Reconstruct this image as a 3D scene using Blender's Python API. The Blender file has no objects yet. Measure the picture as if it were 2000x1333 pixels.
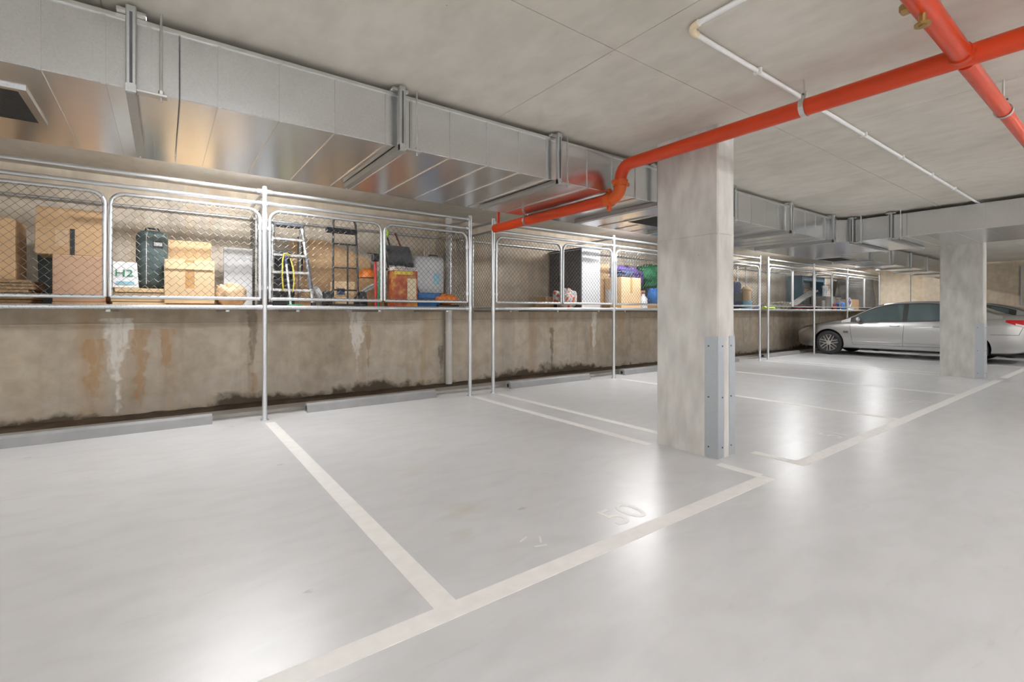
import bpy, bmesh, math, random
import numpy as np
from mathutils import Vector, Matrix, noise
random.seed(7)
R = math.radians
S = bpy.context.scene
COL = S.collection

# ------------------------------------------------------------------ camera, world, exposure
cam_d = bpy.data.cameras.new('camera'); cam = bpy.data.objects.new('camera', cam_d); COL.objects.link(cam)
cam.location = (0, 0, 1.2); cam.rotation_euler = (R(90), 0, R(-36.245))
cam_d.sensor_width = 36; cam_d.lens = 36 * 928 / 2000; cam_d.shift_y = -(666.5 - 609.8) / 2000
cam_d.clip_start = .05; cam_d.clip_end = 200
S.camera = cam
w = bpy.data.worlds.new('world'); S.world = w; w.use_nodes = True
w.node_tree.nodes['Background'].inputs[0].default_value = (.8, .85, .9, 1)
w.node_tree.nodes['Background'].inputs[1].default_value = .05
S.view_settings.view_transform = 'Standard'; S.view_settings.look = 'None'
S.view_settings.gamma = 1; S.view_settings.use_curve_mapping = False
S.view_settings.exposure = 2.13
S.cycles.max_bounces = 8; S.cycles.diffuse_bounces = 5; S.cycles.glossy_bounces = 4
S.cycles.sample_clamp_indirect = 6
LAMP_CAGE = 46.0      # emission of the battens over the cages
LAMP_AISLE = 54.0     # emission of the battens over the aisle

# ------------------------------------------------------------------ tagging
def tag(o, label=None, cat=None, group=None, kind=None):
    if label: o['label'] = label
    if cat: o['category'] = cat
    if group: o['group'] = group
    if kind: o['kind'] = kind
    return o
def thing(name, label, cat, loc=(0, 0, 0), rz=0, group=None):
    o = bpy.data.objects.new(name, None); COL.objects.link(o)
    o.location = loc; o.rotation_euler = (0, 0, rz); o.empty_display_size = .1
    return tag(o, label, cat, group)
def copy_tree(o, parent=None):
    c = o.copy(); COL.objects.link(c); c.parent = parent
    for ch in [k for k in o.children]: copy_tree(ch, c)
    return c

# ------------------------------------------------------------------ materials
MT = {}
def nodes(name):
    m = bpy.data.materials.new(name); m.use_nodes = True
    nt = m.node_tree; return m, nt, nt.nodes['Principled BSDF']
def L(nt, a, b): nt.links.new(a, b)
def tex(nt, kind, scale, detail=4, stretch=None, dist=0):
    tc = nt.nodes.new('ShaderNodeTexCoord'); mp = nt.nodes.new('ShaderNodeMapping')
    L(nt, tc.outputs['Object'], mp.inputs[0])
    if stretch: mp.inputs['Scale'].default_value = stretch
    t = nt.nodes.new(kind); t.inputs['Scale'].default_value = scale
    if kind == 'ShaderNodeTexNoise':
        t.inputs['Detail'].default_value = detail; t.inputs['Distortion'].default_value = dist
    L(nt, mp.outputs[0], t.inputs['Vector']); return t
def ramp(nt, src, stops):
    r = nt.nodes.new('ShaderNodeValToRGB'); e = r.color_ramp.elements
    while len(e) < len(stops): e.new(.5)
    for i, (p, c) in enumerate(stops):
        e[i].position = p; e[i].color = (*c, 1) if isinstance(c, tuple) else (c, c, c, 1)
    L(nt, src, r.inputs[0]); return r
def mix(nt, fac, a, b, mode='MIX'):
    n = nt.nodes.new('ShaderNodeMix'); n.data_type = 'RGBA'; n.blend_type = mode
    for s, v in ((n.inputs[0], fac), (n.inputs[6], a), (n.inputs[7], b)):
        if isinstance(v, (int, float)): s.default_value = v
        elif isinstance(v, tuple): s.default_value = (*v, 1)
        else: L(nt, v, s)
    return n.outputs[2]
def math_(nt, op, a, b=None, clamp=False):
    n = nt.nodes.new('ShaderNodeMath'); n.operation = op; n.use_clamp = clamp
    for i, v in enumerate((a, b)):
        if v is None: continue
        if isinstance(v, (int, float)): n.inputs[i].default_value = v
        else: L(nt, v, n.inputs[i])
    return n.outputs[0]
def bump(nt, bs, src, strength, dist=.01):
    b = nt.nodes.new('ShaderNodeBump'); b.inputs['Strength'].default_value = strength; b.inputs['Distance'].default_value = dist
    L(nt, src, b.inputs['Height']); L(nt, b.outputs[0], bs.inputs['Normal'])
def pm(name, col, rough=.6, metal=0, var=.12, scale=9, bmp=0, spec=None, stretch=None, coat=0, emit=None):
    if name in MT: return MT[name]
    m, nt, bs = nodes(name)
    n = tex(nt, 'ShaderNodeTexNoise', scale, 4, stretch)
    a = tuple(max(0, c * (1 - var)) for c in col); b = tuple(min(1, c * (1 + var)) for c in col)
    r = ramp(nt, n.outputs[0], [(.3, a), (.7, b)]); L(nt, r.outputs[0], bs.inputs['Base Color'])
    bs.inputs['Roughness'].default_value = rough; bs.inputs['Metallic'].default_value = metal
    if spec is not None: bs.inputs['Specular IOR Level'].default_value = spec
    if coat: bs.inputs['Coat Weight'].default_value = coat; bs.inputs['Coat Roughness'].default_value = .06
    if bmp: bump(nt, bs, n.outputs[0], bmp)
    if emit:
        bs.inputs['Emission Color'].default_value = (.985, .985, 1.0, 1); bs.inputs['Emission Strength'].default_value = emit
    MT[name] = m; return m

def concrete(name, lo, hi, rough=.8, streak=None, amt=.24):
    m, nt, bs = nodes(name)
    n1 = tex(nt, 'ShaderNodeTexNoise', .9, 6, None, .4); n2 = tex(nt, 'ShaderNodeTexNoise', 9, 8, streak)
    n3 = tex(nt, 'ShaderNodeTexNoise', 60, 3)
    c = ramp(nt, n1.outputs[0], [(.3, lo), (.7, hi)]).outputs[0]
    c = mix(nt, amt, c, ramp(nt, n2.outputs[0], [(.3, tuple(x * .72 for x in lo)), (.62, hi)]).outputs[0])
    v = tex(nt, 'ShaderNodeTexVoronoi', 7); v.inputs['Randomness'].default_value = 1
    pit = ramp(nt, v.outputs['Distance'], [(.012, .35), (.03, 1.0)]).outputs[0]
    c = mix(nt, 1.0, c, pit, 'MULTIPLY')
    L(nt, c, bs.inputs['Base Color']); bs.inputs['Roughness'].default_value = rough
    bs.inputs['Specular IOR Level'].default_value = .25
    bump(nt, bs, mix(nt, .5, n2.outputs[0], n3.outputs[0]), .18, .006)
    return m
CEIL = concrete('ceiling_concrete', (.58, .545, .48), (.70, .665, .60), .85, (1, .5, 1))
COLM = concrete('column_concrete', (.53, .515, .485), (.70, .685, .655), .75, (1, 1, .35), .45)

WHITE_RUN = (.86, .83, .77); ORANGE_RUN = (.50, .30, .14); BLACK_RUN = (.14, .12, .09)
def wall_mat(name, base_lo, base_hi, rust, marks, damp=True):
    """off-form concrete wall with leached white streaks, rust runs and damp growth at its foot"""
    m, nt, bs = nodes(name)
    tc = nt.nodes.new('ShaderNodeTexCoord'); sp = nt.nodes.new('ShaderNodeSeparateXYZ'); L(nt, tc.outputs['Object'], sp.inputs[0])
    big = tex(nt, 'ShaderNodeTexNoise', .8, 6, None, .5); fine = tex(nt, 'ShaderNodeTexNoise', 7, 8, None, .3)
    grain = tex(nt, 'ShaderNodeTexNoise', 14, 8, (1.5, 1.5, .5), .6)
    run = tex(nt, 'ShaderNodeTexNoise', 2.2, 6, (1.6, 1.6, .16), .6)
    run2 = tex(nt, 'ShaderNodeTexNoise', 3.1, 5, (1.2, 1.2, .2), .8)
    c = ramp(nt, big.outputs[0], [(.3, base_lo), (.68, base_hi)]).outputs[0]
    c = mix(nt, .4, c, ramp(nt, fine.outputs[0], [(.3, tuple(x * .7 for x in base_lo)), (.65, base_hi)]).outputs[0])
    rr = ramp(nt, run.outputs[0], [(.54, 0.0), (.72, 1.0)]).outputs[0]
    c = mix(nt, math_(nt, 'MULTIPLY', rr, .55), c, rust)
    gg = ramp(nt, run2.outputs[0], [(.5, 0.0), (.75, 1.0)]).outputs[0]
    c = mix(nt, math_(nt, 'MULTIPLY', gg, .5), c, (.30, .27, .23))
    x, y, z = sp.outputs[0], sp.outputs[1], sp.outputs[2]
    for x0, w0, top, bot, col in marks:
        d = math_(nt, 'ABSOLUTE', math_(nt, 'SUBTRACT', x, x0))
        wob = math_(nt, 'MULTIPLY', math_(nt, 'SUBTRACT', fine.outputs[0], .5), 2.2 * w0)
        d = math_(nt, 'ADD', d, wob)
        hz = math_(nt, 'DIVIDE', math_(nt, 'SUBTRACT', z, bot), top - bot, True)       # 0 at the foot of the run, 1 at its head
        wid = math_(nt, 'MULTIPLY', math_(nt, 'POWER', hz, .7), w0)
        mk = math_(nt, 'MULTIPLY', math_(nt, 'SUBTRACT', wid, d), 3.5 / w0, True)
        mk = math_(nt, 'MULTIPLY', mk, ramp(nt, grain.outputs[0], [(.33, .35), (.52, 1.0)]).outputs[0])
        mk = math_(nt, 'MULTIPLY', mk, math_(nt, 'LESS_THAN', z, top + .05))
        c = mix(nt, math_(nt, 'MULTIPLY', mk, 1.0 if col == WHITE_RUN else .62), c, col)
    if damp:
        up = math_(nt, 'ADD', z, math_(nt, 'MULTIPLY', math_(nt, 'SUBTRACT', big.outputs[0], .5), -.55))
        up = math_(nt, 'ADD', up, math_(nt, 'MULTIPLY', math_(nt, 'SUBTRACT', fine.outputs[0], .5), -.35))
        dk = ramp(nt, up, [(.02, 1.0), (.13, 0.0)]).outputs[0]
        c = mix(nt, math_(nt, 'MULTIPLY', dk, .92), c, (.075, .055, .036))
        haze = ramp(nt, up, [(.12, 0.0), (.2, .5), (.4, 0.0)]).outputs[0]
        c = mix(nt, math_(nt, 'MULTIPLY', haze, fine.outputs[0]), c, (.55, .53, .52))
    L(nt, c, bs.inputs['Base Color']); bs.inputs['Roughness'].default_value = .82
    bs.inputs['Specular IOR Level'].default_value = .25
    bump(nt, bs, fine.outputs[0], .25, .008)
    return m
WALLB = wall_mat('stained_wall_concrete', (.50, .425, .325), (.70, .63, .525), (.50, .34, .19),
    [(-.42, .15, 1.08, .30, WHITE_RUN), (-.62, .12, .85, .1, ORANGE_RUN), (-.22, .10, .95, .1, ORANGE_RUN), (.02, .08, .95, .4, ORANGE_RUN),
     (.93, .07, 1.2, .3, (.25, .21, .17)), (.95, .05, .36, .05, ORANGE_RUN),
     (2.28, .16, 1.18, .5, WHITE_RUN), (2.45, .05, .95, .35, (.40, .28, .16)), (3.66, .05, .6, 0, BLACK_RUN),
     (4.75, .13, 1.18, .45, (.62, .56, .47)), (4.68, .05, .95, .5, ORANGE_RUN), (6.05, .06, .85, .1, BLACK_RUN), (5.85, .06, .5, .1, (.6, .56, .5)),
     (7.2, .09, 1.2, .2, WHITE_RUN), (7.12, .05, .85, .5, ORANGE_RUN), (10.2, .15, 1.1, .1, (.25, .19, .13)), (14.4, .25, 1.1, .2, (.6, .55, .48))])
WALLR = wall_mat('rust_stained_wall', (.50, .41, .29), (.66, .57, .45), (.52, .30, .13), [], False)
PLAINW = concrete('plain_wall_concrete', (.50, .47, .42), (.60, .57, .52), .85)

def floor_mat():
    m, nt, bs = nodes('sealed_floor')
    n1 = tex(nt, 'ShaderNodeTexNoise', .55, 6, None, .6); n2 = tex(nt, 'ShaderNodeTexNoise', 3.2, 7, (1, 2.2, 1), .5); n3 = tex(nt, 'ShaderNodeTexNoise', 45, 3)
    c = ramp(nt, n1.outputs[0], [(.3, (.565, .565, .57)), (.7, (.635, .635, .64))]).outputs[0]
    c = mix(nt, .25, c, ramp(nt, n2.outputs[0], [(.3, (.46, .46, .455)), (.6, (.65, .65, .65))]).outputs[0])
    tan = ramp(nt, tex(nt, 'ShaderNodeTexNoise', 1.3, 5, None, .2).outputs[0], [(.62, 0.0), (.85, 1.0)]).outputs[0]
    c = mix(nt, math_(nt, 'MULTIPLY', tan, .4), c, (.57, .52, .42))
    L(nt, c, bs.inputs['Base Color'])
    vs_ = tex(nt, 'ShaderNodeTexVoronoi', 1.5, 4, (1, 1.8, 1))
    spot = ramp(nt, math_(nt, 'ADD', vs_.outputs['Distance'], math_(nt, 'MULTIPLY', math_(nt, 'SUBTRACT', n3.outputs[0], .5), .12)), [(.03, 1.0), (.055, 0.0)]).outputs[0]
    c = mix(nt, math_(nt, 'MULTIPLY', spot, .45), c, (.30, .29, .28))
    sp = nt.nodes.new('ShaderNodeSeparateXYZ'); tc = nt.nodes.new('ShaderNodeTexCoord'); L(nt, tc.outputs['Object'], sp.inputs[0])
    for x0, y0, r0 in ((1.53, 3.33, .16), (1.47, 2.5, .17), (1.32, 2.2, .10)):            # old oil drips in bay 50
        dx = math_(nt, 'POWER', math_(nt, 'ABSOLUTE', math_(nt, 'SUBTRACT', sp.outputs[0], x0)), 2); dy = math_(nt, 'POWER', math_(nt, 'ABSOLUTE', math_(nt, 'SUBTRACT', sp.outputs[1], y0)), 2)
        d = math_(nt, 'ADD', math_(nt, 'SQRT', math_(nt, 'ADD', dx, dy)), math_(nt, 'MULTIPLY', math_(nt, 'SUBTRACT', n2.outputs[0], .5), .35))
        c = mix(nt, math_(nt, 'MULTIPLY', math_(nt, 'SUBTRACT', 1.0, math_(nt, 'DIVIDE', d, r0), True), .4), c, (.50, .45, .34))
    scf = ramp(nt, tex(nt, 'ShaderNodeTexNoise', 6, 6, (.5, 3, 1), .8).outputs[0], [(.66, 0.0), (.80, 1.0)]).outputs[0]
    c = mix(nt, math_(nt, 'MULTIPLY', scf, .30), c, (.40, .39, .38))
    L(nt, c, bs.inputs['Base Color'])
    bs.inputs['Roughness'].default_value = .31
    bs.inputs['Specular IOR Level'].default_value = .55
    bump(nt, bs, mix(nt, .3, n2.outputs[0], n3.outputs[0]), .05, .01)
    return m
FLOOR = floor_mat()
PAINT = pm('line_paint', (.80, .78, .755), .5, 0, .04, 14, .02)
PAINTW = pm('worn_line_paint', (.74, .72, .70), .4, 0, .05, 20, .02)

def galv(name, col, rough, sc):
    m, nt, bs = nodes(name)
    v = tex(nt, 'ShaderNodeTexVoronoi', sc)
    r = ramp(nt, v.outputs['Color'], [(.1, tuple(x * .95 for x in col)), (.9, tuple(min(1, x * 1.04) for x in col))])
    L(nt, r.outputs[0], bs.inputs['Base Color']); bs.inputs['Metallic'].default_value = 1
    bs.inputs['Roughness'].default_value = rough
    return m
GALV = galv('galvanised_sheet', (.76, .78, .80), .23, 130)
GSTRUT = galv('galvanised_channel', (.50, .51, .50), .42, 90)
GPIPE = galv('galvanised_pipe', (.66, .68, .70), .40, 120)
GGUARD = galv('galvanised_guard', (.52, .56, .60), .5, 160)
WIRE = pm('mesh_wire', (.13, .13, .125), .55, .4, .08, 40)
BLACKGAP = pm('grille_dark', (.02, .02, .018), .8)
SLAT = pm('grille_slat', (.10, .095, .085), .6, .3)
RED = pm('fire_red_paint', (.60, .045, .004), .3, 0, .05, 5, 0, .5)
RED2 = pm('fire_orange_red_paint', (.62, .095, .008), .35, 0, .06, 5)
BRASS = pm('brass', (.45, .30, .12), .35, 1)
PVC = pm('white_plastic_conduit', (.80, .80, .79), .4, 0, .04)
PVCD = pm('cream_drain_plastic', (.74, .73, .70), .45, 0, .05)
STEEL = pm('zinc_steel', (.62, .62, .60), .35, 1, .06)
KERB = pm('grey_painted_kerb', (.29, .29, .29), .55, 0, .08, 6, .05)
KERBTOP = pm('concrete_kerb', (.48, .47, .45), .6, 0, .08, 6, .05)
MUD = pm('wet_dirt', (.075, .05, .03), .55, 0, .6, 5, .5)
CARD = pm('cardboard_tan', (.56, .37, .20), .8, 0, .06, 5)
CARDP = pm('cardboard_pink', (.60, .39, .26), .8, 0, .05, 5)
CARDL = pm('cardboard_light', (.70, .51, .30), .8, 0, .05, 5)
CARDB = pm('cardboard_brown', (.44, .26, .12), .8, 0, .08, 5)
CARDE = pm('cardboard_edge', (.35, .23, .12), .85, 0, .3, 30)
TAPE = pm('packing_tape_brown', (.52, .28, .09), .3)
BLK = pm('black_plastic', (.022, .022, .025), .5, 0, .2)
BLKM = pm('black_metal', (.03, .03, .032), .4, .3, .2)
DGREY = pm('charcoal_plastic', (.085, .09, .10), .5, 0, .15)
GREY = pm('grey_plastic', (.42, .43, .44), .45, 0, .08)
LGREY = pm('light_grey_plastic', (.62, .63, .65), .4, 0, .06)
WHT = pm('white_card', (.82, .83, .85), .6, 0, .04)
GRN = pm('green_print', (.03, .25, .13), .5)
CASE = pm('dark_green_case', (.055, .085, .085), .45, 0, .18, 12)
ALU = pm('ladder_aluminium', (.60, .60, .60), .38, .85, .08)
YEL = pm('yellow_hose', (.72, .60, .08), .5)
LIME = pm('lime_fabric', (.50, .72, .10), .7)
ORG = pm('orange_plastic', (.85, .22, .02), .4, 0, .12)
REDP = pm('red_plastic', (.55, .03, .03), .4)
DRED = pm('dark_red_tube', (.16, .03, .03), .4)
GREENP = pm('green_plastic', (.03, .30, .14), .45)
BLUE = pm('blue_plastic', (.03, .17, .50), .45)
NAVY = pm('navy_fabric', (.035, .05, .12), .7, 0, .2)
LBLUE = pm('pale_blue_plastic', (.30, .58, .70), .35)
TEAL = pm('teal_painted_frame', (.015, .14, .24), .45)
PURP = pm('purple_fabric', (.14, .08, .34), .75, 0, .25, 14, .2)
GREENF = pm('green_fabric', (.02, .25, .10), .75, 0, .3, 14, .2)
PAPER = pm('kraft_paper', (.62, .45, .28), .85, 0, .15, 12, .3)
TARP = pm('dark_tarpaulin', (.09, .08, .065), .6, 0, .3, 6, .4)
CAMO = pm('mottled_cloth', (.28, .26, .20), .85, 0, .75, 16, .3)
RUBBER = pm('tyre_rubber', (.025, .025, .026), .75, 0, .15, 20)
ALLOY = pm('alloy_wheel', (.66, .64, .60), .32, .9, .05)
PLY = pm('shelf_plywood', (.40, .29, .18), .75, 0, .2, 5, .1, None, (1, 8, 1))
CREAM = pm('cream_panel', (.80, .68, .48), .6, 0, .04)
CABW = pm('cabinet_white', (.78, .80, .83), .4, 0, .03)
CABD = pm('cabinet_charcoal_shaded', (.10, .10, .105), .5, 0, .08)  # dark paint of its own, deepened by shade put into the colour
EMC = pm('batten_diffuser_cage', (.9, .9, .88), .5, 0, .01, 2, 0, None, None, 0, LAMP_CAGE)
EMA = pm('batten_diffuser_aisle', (.9, .9, .88), .5, 0, .01, 2, 0, None, None, 0, LAMP_AISLE)
def floral():
    m, nt, bs = nodes('floral_print'); v = tex(nt, 'ShaderNodeTexVoronoi', 11)
    r = ramp(nt, v.outputs['Distance'], [(.0, (.75, .06, .03)), (.32, (.80, .20, .12)), (.42, (.85, .83, .80)), (.9, (.30, .33, .36))])
    L(nt, r.outputs[0], bs.inputs['Base Color']); bs.inputs['Roughness'].default_value = .6; return m
FLORAL = floral()
def photo_print():
    m, nt, bs = nodes('red_brown_packaging'); n = tex(nt, 'ShaderNodeTexNoise', 9, 3)
    r = ramp(nt, n.outputs[0], [(.3, (.20, .04, .02)), (.5, (.48, .09, .03)), (.66, (.62, .30, .06))])
    L(nt, r.outputs[0], bs.inputs['Base Color']); bs.inputs['Roughness'].default_value = .4; return m
PRINT = photo_print()
def carpaint():
    m, nt, bs = nodes('silver_car_paint'); v = tex(nt, 'ShaderNodeTexNoise', 900, 2)
    L(nt, ramp(nt, v.outputs[0], [(.3, (.44, .44, .435)), (.7, (.53, .53, .525))]).outputs[0], bs.inputs['Base Color'])
    bs.inputs['Metallic'].default_value = .8; bs.inputs['Roughness'].default_value = .34
    bs.inputs['Coat Weight'].default_value = .7; bs.inputs['Coat Roughness'].default_value = .06; return m
CARP = carpaint()
CGLASS = pm('tinted_car_glass', (.08, .115, .12), .04, 0, .1, 3, 0, .8)
LAMPR = pm('red_lamp_lens', (.50, .012, .015), .12, 0, .1, 30)
LAMPW = pm('clear_lamp_lens', (.75, .72, .72), .12)

# ------------------------------------------------------------------ mesh building
class MB:
    def __init__(s): s.v = []; s.f = []; s.mi = []
    def add(s, vs, fs, mi=0):
        b = len(s.v); s.v += [tuple(p) for p in vs]; s.f += [tuple(b + i for i in f) for f in fs]; s.mi += [mi] * len(fs); return s
    def box(s, x0, x1, y0, y1, z0, z1, mi=0):
        vs = [(x, y, z) for z in (z0, z1) for y in (y0, y1) for x in (x0, x1)]
        return s.add(vs, [(0, 2, 3, 1), (4, 5, 7, 6), (0, 1, 5, 4), (2, 6, 7, 3), (0, 4, 6, 2), (1, 3, 7, 5)], mi)
    def rbox(s, x0, x1, y0, y1, z0, z1, b=.008, mi=0, seg=1):
        bm = bmesh.new(); bmesh.ops.create_cube(bm, size=1)
        for v in bm.verts: v.co = Vector(((x0 + x1) / 2 + v.co.x * (x1 - x0), (y0 + y1) / 2 + v.co.y * (y1 - y0), (z0 + z1) / 2 + v.co.z * (z1 - z0)))
        bmesh.ops.bevel(bm, geom=list(bm.edges), offset=b, segments=seg, profile=.5, affect='EDGES')
        bm.verts.index_update(); s.add([v.co[:] for v in bm.verts], [[v.index for v in f.verts] for f in bm.faces], mi); bm.free(); return s
    def tube(s, pts, r, n=10, closed=False, caps=True, mi=0, rot=0):
        pts = [Vector(p) for p in pts]; m = len(pts); rs = r if isinstance(r, (list, tuple)) else [r] * m
        rings = []; up = None
        for i, p in enumerate(pts):
            a = pts[(i - 1) % m] if (closed or i > 0) else p; c = pts[(i + 1) % m] if (closed or i < m - 1) else p
            t = (c - a); t = t.normalized() if t.length > 1e-9 else Vector((0, 0, 1))
            if up is None: up = Vector((0, 0, 1)) if abs(t.z) < .9 else Vector((1, 0, 0))
            u = up - t * up.dot(t)
            if u.length < 1e-5: u = Vector((1, 0, 0)) - t * t.x
            u.normalize(); v = t.cross(u); up = u
            rings.append([p + (u * math.cos(2 * math.pi * k / n + rot) + v * math.sin(2 * math.pi * k / n + rot)) * rs[i] for k in range(n)])
        vs = [q for rg in rings for q in rg]; fs = []
        for i in range(m if closed else m - 1):
            j = (i + 1) % m
            for k in range(n): fs.append((i * n + k, i * n + (k + 1) % n, j * n + (k + 1) % n, j * n + k))
        if caps and not closed: fs += [tuple(range(n))[::-1], tuple((m - 1) * n + k for k in range(n))]
        return s.add(vs, fs, mi)
    def lathe(s, prof, n=24, M=None, mi=0):
        vs = []; fs = []; m = len(prof)
        for k in range(n):
            a = 2 * math.pi * k / n
            for r, z in prof:
                p = Vector((r * math.cos(a), r * math.sin(a), z)); vs.append(M @ p if M else p)
        for k in range(n):
            for i in range(m - 1): fs.append((k * m + i, ((k + 1) % n) * m + i, ((k + 1) % n) * m + i + 1, k * m + i + 1))
        return s.add(vs, fs, mi)
    def prism(s, poly, axis, a, b, mi=0):
        n = len(poly)
        def P(q, t): return {'x': (t, q[0], q[1]), 'y': (q[0], t, q[1]), 'z': (q[0], q[1], t)}[axis]
        vs = [P(q, a) for q in poly] + [P(q, b) for q in poly]
        fs = [tuple(range(n))[::-1], tuple(range(n, 2 * n))] + [(i, (i + 1) % n, n + (i + 1) % n, n + i) for i in range(n)]
        return s.add(vs, fs, mi)
    def grid(s, fn, nu, nv, mi=0):
        vs = [fn(i / nu, j / nv) for i in range(nu + 1) for j in range(nv + 1)]
        fs = [(i * (nv + 1) + j, (i + 1) * (nv + 1) + j, (i + 1) * (nv + 1) + j + 1, i * (nv + 1) + j + 1) for i in range(nu) for j in range(nv)]
        return s.add(vs, fs, mi)
    def mesh(s, name, mats, smooth=False, angle=40, fix=True):
        me = bpy.data.meshes.new(name); me.from_pydata(s.v, [], s.f)
        for m in (mats if isinstance(mats, (list, tuple)) else [mats]): me.materials.append(m)
        me.polygons.foreach_set('material_index', s.mi)
        if fix:
            bm = bmesh.new(); bm.from_mesh(me); bmesh.ops.recalc_face_normals(bm, faces=bm.faces); bm.to_mesh(me); bm.free()
        if smooth:
            me.polygons.foreach_set('use_smooth', [True] * len(me.polygons))
            me.set_sharp_from_angle(angle=R(angle))
        me.update(); return me
    def build(s, name, mats, parent=None, smooth=False, angle=40, fix=True):
        o = bpy.data.objects.new(name, s.mesh(name, mats, smooth, angle, fix)); COL.objects.link(o); o.parent = parent; return o
def link(name, me, parent=None, loc=(0, 0, 0), rot=(0, 0, 0)):
    o = bpy.data.objects.new(name, me); COL.objects.link(o); o.parent = parent; o.location = loc; o.rotation_euler = rot; return o
def text(name, body, size, loc, rot, m, parent=None, depth=.001, sx=1):
    cu = bpy.data.curves.new(name, 'FONT'); cu.body = body; cu.size = size; cu.extrude = depth; cu.align_x = 'CENTER'; cu.align_y = 'CENTER'
    t = bpy.data.objects.new('tmp', cu); COL.objects.link(t)
    dg = bpy.context.evaluated_depsgraph_get(); dg.update()
    me = bpy.data.meshes.new_from_object(t.evaluated_get(dg)); bpy.data.objects.remove(t)
    me.materials.clear(); me.materials.append(m)
    o = link(name, me, parent, loc, rot); o.scale = (sx, 1, 1); return o
def arc(c, r, a0, a1, n, plane='xz'):
    out = []
    for i in range(n + 1):
        a = R(a0 + (a1 - a0) * i / n); p, q = r * math.cos(a), r * math.sin(a)
        out.append((c[0] + p, c[1], c[2] + q) if plane == 'xz' else (c[0], c[1] + p, c[2] + q) if plane == 'yz' else (c[0] + p, c[1] + q, c[2]))
    return out

# ------------------------------------------------------------------ the shell
XL, XR, YF, YB, ZC = -7.0, 20.4, -6.5, 6.95, 2.73
floor = tag(MB().box(XL, XR, YF, YB, -.2, 0).build('floor', FLOOR), kind='structure')
ceil = tag(MB().box(XL - .2, XR + .2, YF - .2, YB + .2, ZC + .006, ZC + .25).build('ceiling', CEIL), kind='structure')
wb = tag(MB().box(XL, XR, YB, YB + .25, -.2, ZC + .006).build('wall_back', WALLB), kind='structure')
MB().rbox(XL, XR, YB - .012, YB + .01, 1.05, 1.075, .004).build('form_ridge', WALLB, wb)
wr = tag(MB().box(XR, XR + .25, YF, YB, -.2, ZC + .006).build('wall_right', WALLR), kind='structure')
MB().box(XR - .012, XR, 4.985, 5.0, 0, ZC).build('joint_cover', DGREY, wr)
MB().tube([(XR - .03, 2.42, 1.4), (XR - .03, 2.42, 2.55)], .02, 8).build('wall_conduit', GREY, wr)
tag(MB().box(XL - .25, XL, YF, YB, -.2, ZC + .006).build('wall_left', PLAINW), kind='structure')
tag(MB().box(XL, XR, YF - .25, YF, -.2, ZC + .006).build('wall_front', PLAINW), kind='structure')
# ceiling form panels, hairline joints between them
xs = [2.12 + 2.37 * k for k in range(-4, 9)]; ys = [1.88 + 2.4 * k for k in range(-4, 4)]
xs = [XL] + [x for x in xs if XL + .3 < x < XR - .3] + [XR]; ys = [YF] + [y for y in ys if YF + .3 < y < YB - .3] + [YB]
for i in range(len(xs) - 1):
    for j in range(len(ys) - 1):
        o = MB().box(0, xs[i + 1] - xs[i] - .004, 0, ys[j + 1] - ys[j] - .004, 0, .006).build('ceiling_panel', CEIL, ceil)
        o.location = (xs[i] + .002, ys[j] + .002, ZC)
        o.data.transform(Matrix.Translation(o.location)); o.location = (0, 0, 0)
# kerb strip and drain channel along the back wall
k = tag(MB().rbox(XL, XR, 6.28, 6.56, -.02, .035, .008).build('trim_1', KERBTOP), kind='structure')
MB().grid(lambda a, b: (XL + (XR - XL) * a, 6.55 + .40 * b, .012 + .018 * noise.noise(Vector((a * 160, b * 6, 0))) + .02 * b), 420, 5).build('drain_silt', MUD, k, True)

# painted markings on the floor
def line(x0, x1, y0, y1, m=PAINT): MB().box(x0, x1, y0, y1, -.001, .0015).build('painted_line', m, floor)
line(XL + .5, 3.53, 1.632, 1.732); line(4.02, 11.84, 1.632, 1.732); line(12.3, XR, 1.632, 1.732)
POSTS = [.9, 3.54, 3.94, 6.57, 9.24, 11.88, 12.30, 15.0, 17.42]
for x in (-1.75, .93, 6.62, 9.28, 15.03, 17.45): line(x - .05, x + .05, 1.732, 5.71)
line(3.50, 3.59, 2.72, 5.71); line(3.91, 4.00, 2.72, 5.71); line(3.48, 3.57, 1.732, 2.06); line(4.02, 4.11, 1.732, 2.06)
line(11.84, 11.93, 2.48, 5.71); line(12.26, 12.35, 2.48, 5.71)
for x, t in ((2.2, '50'), (5.29, '51'), (8.12, '52'), (10.58, '53')):
    o = text('bay_number', t, .29, (x, 1.88, .0005), (0, 0, 0), PAINTW, floor, .0008, 1.0)
# scuffs of white paint on the bay floor
for x, y, a in ((1.53, 1.985, .4), (1.60, 1.93, 1.0), (1.56, 1.88, -.3)):
    MB().box(-.035, .035, -.006, .006, -.001, .001).build('paint_scuff', PAINTW, floor).matrix_local = Matrix.Translation((x, y, 0)) @ Matrix.Rotation(a, 4, 'Z')

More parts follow.
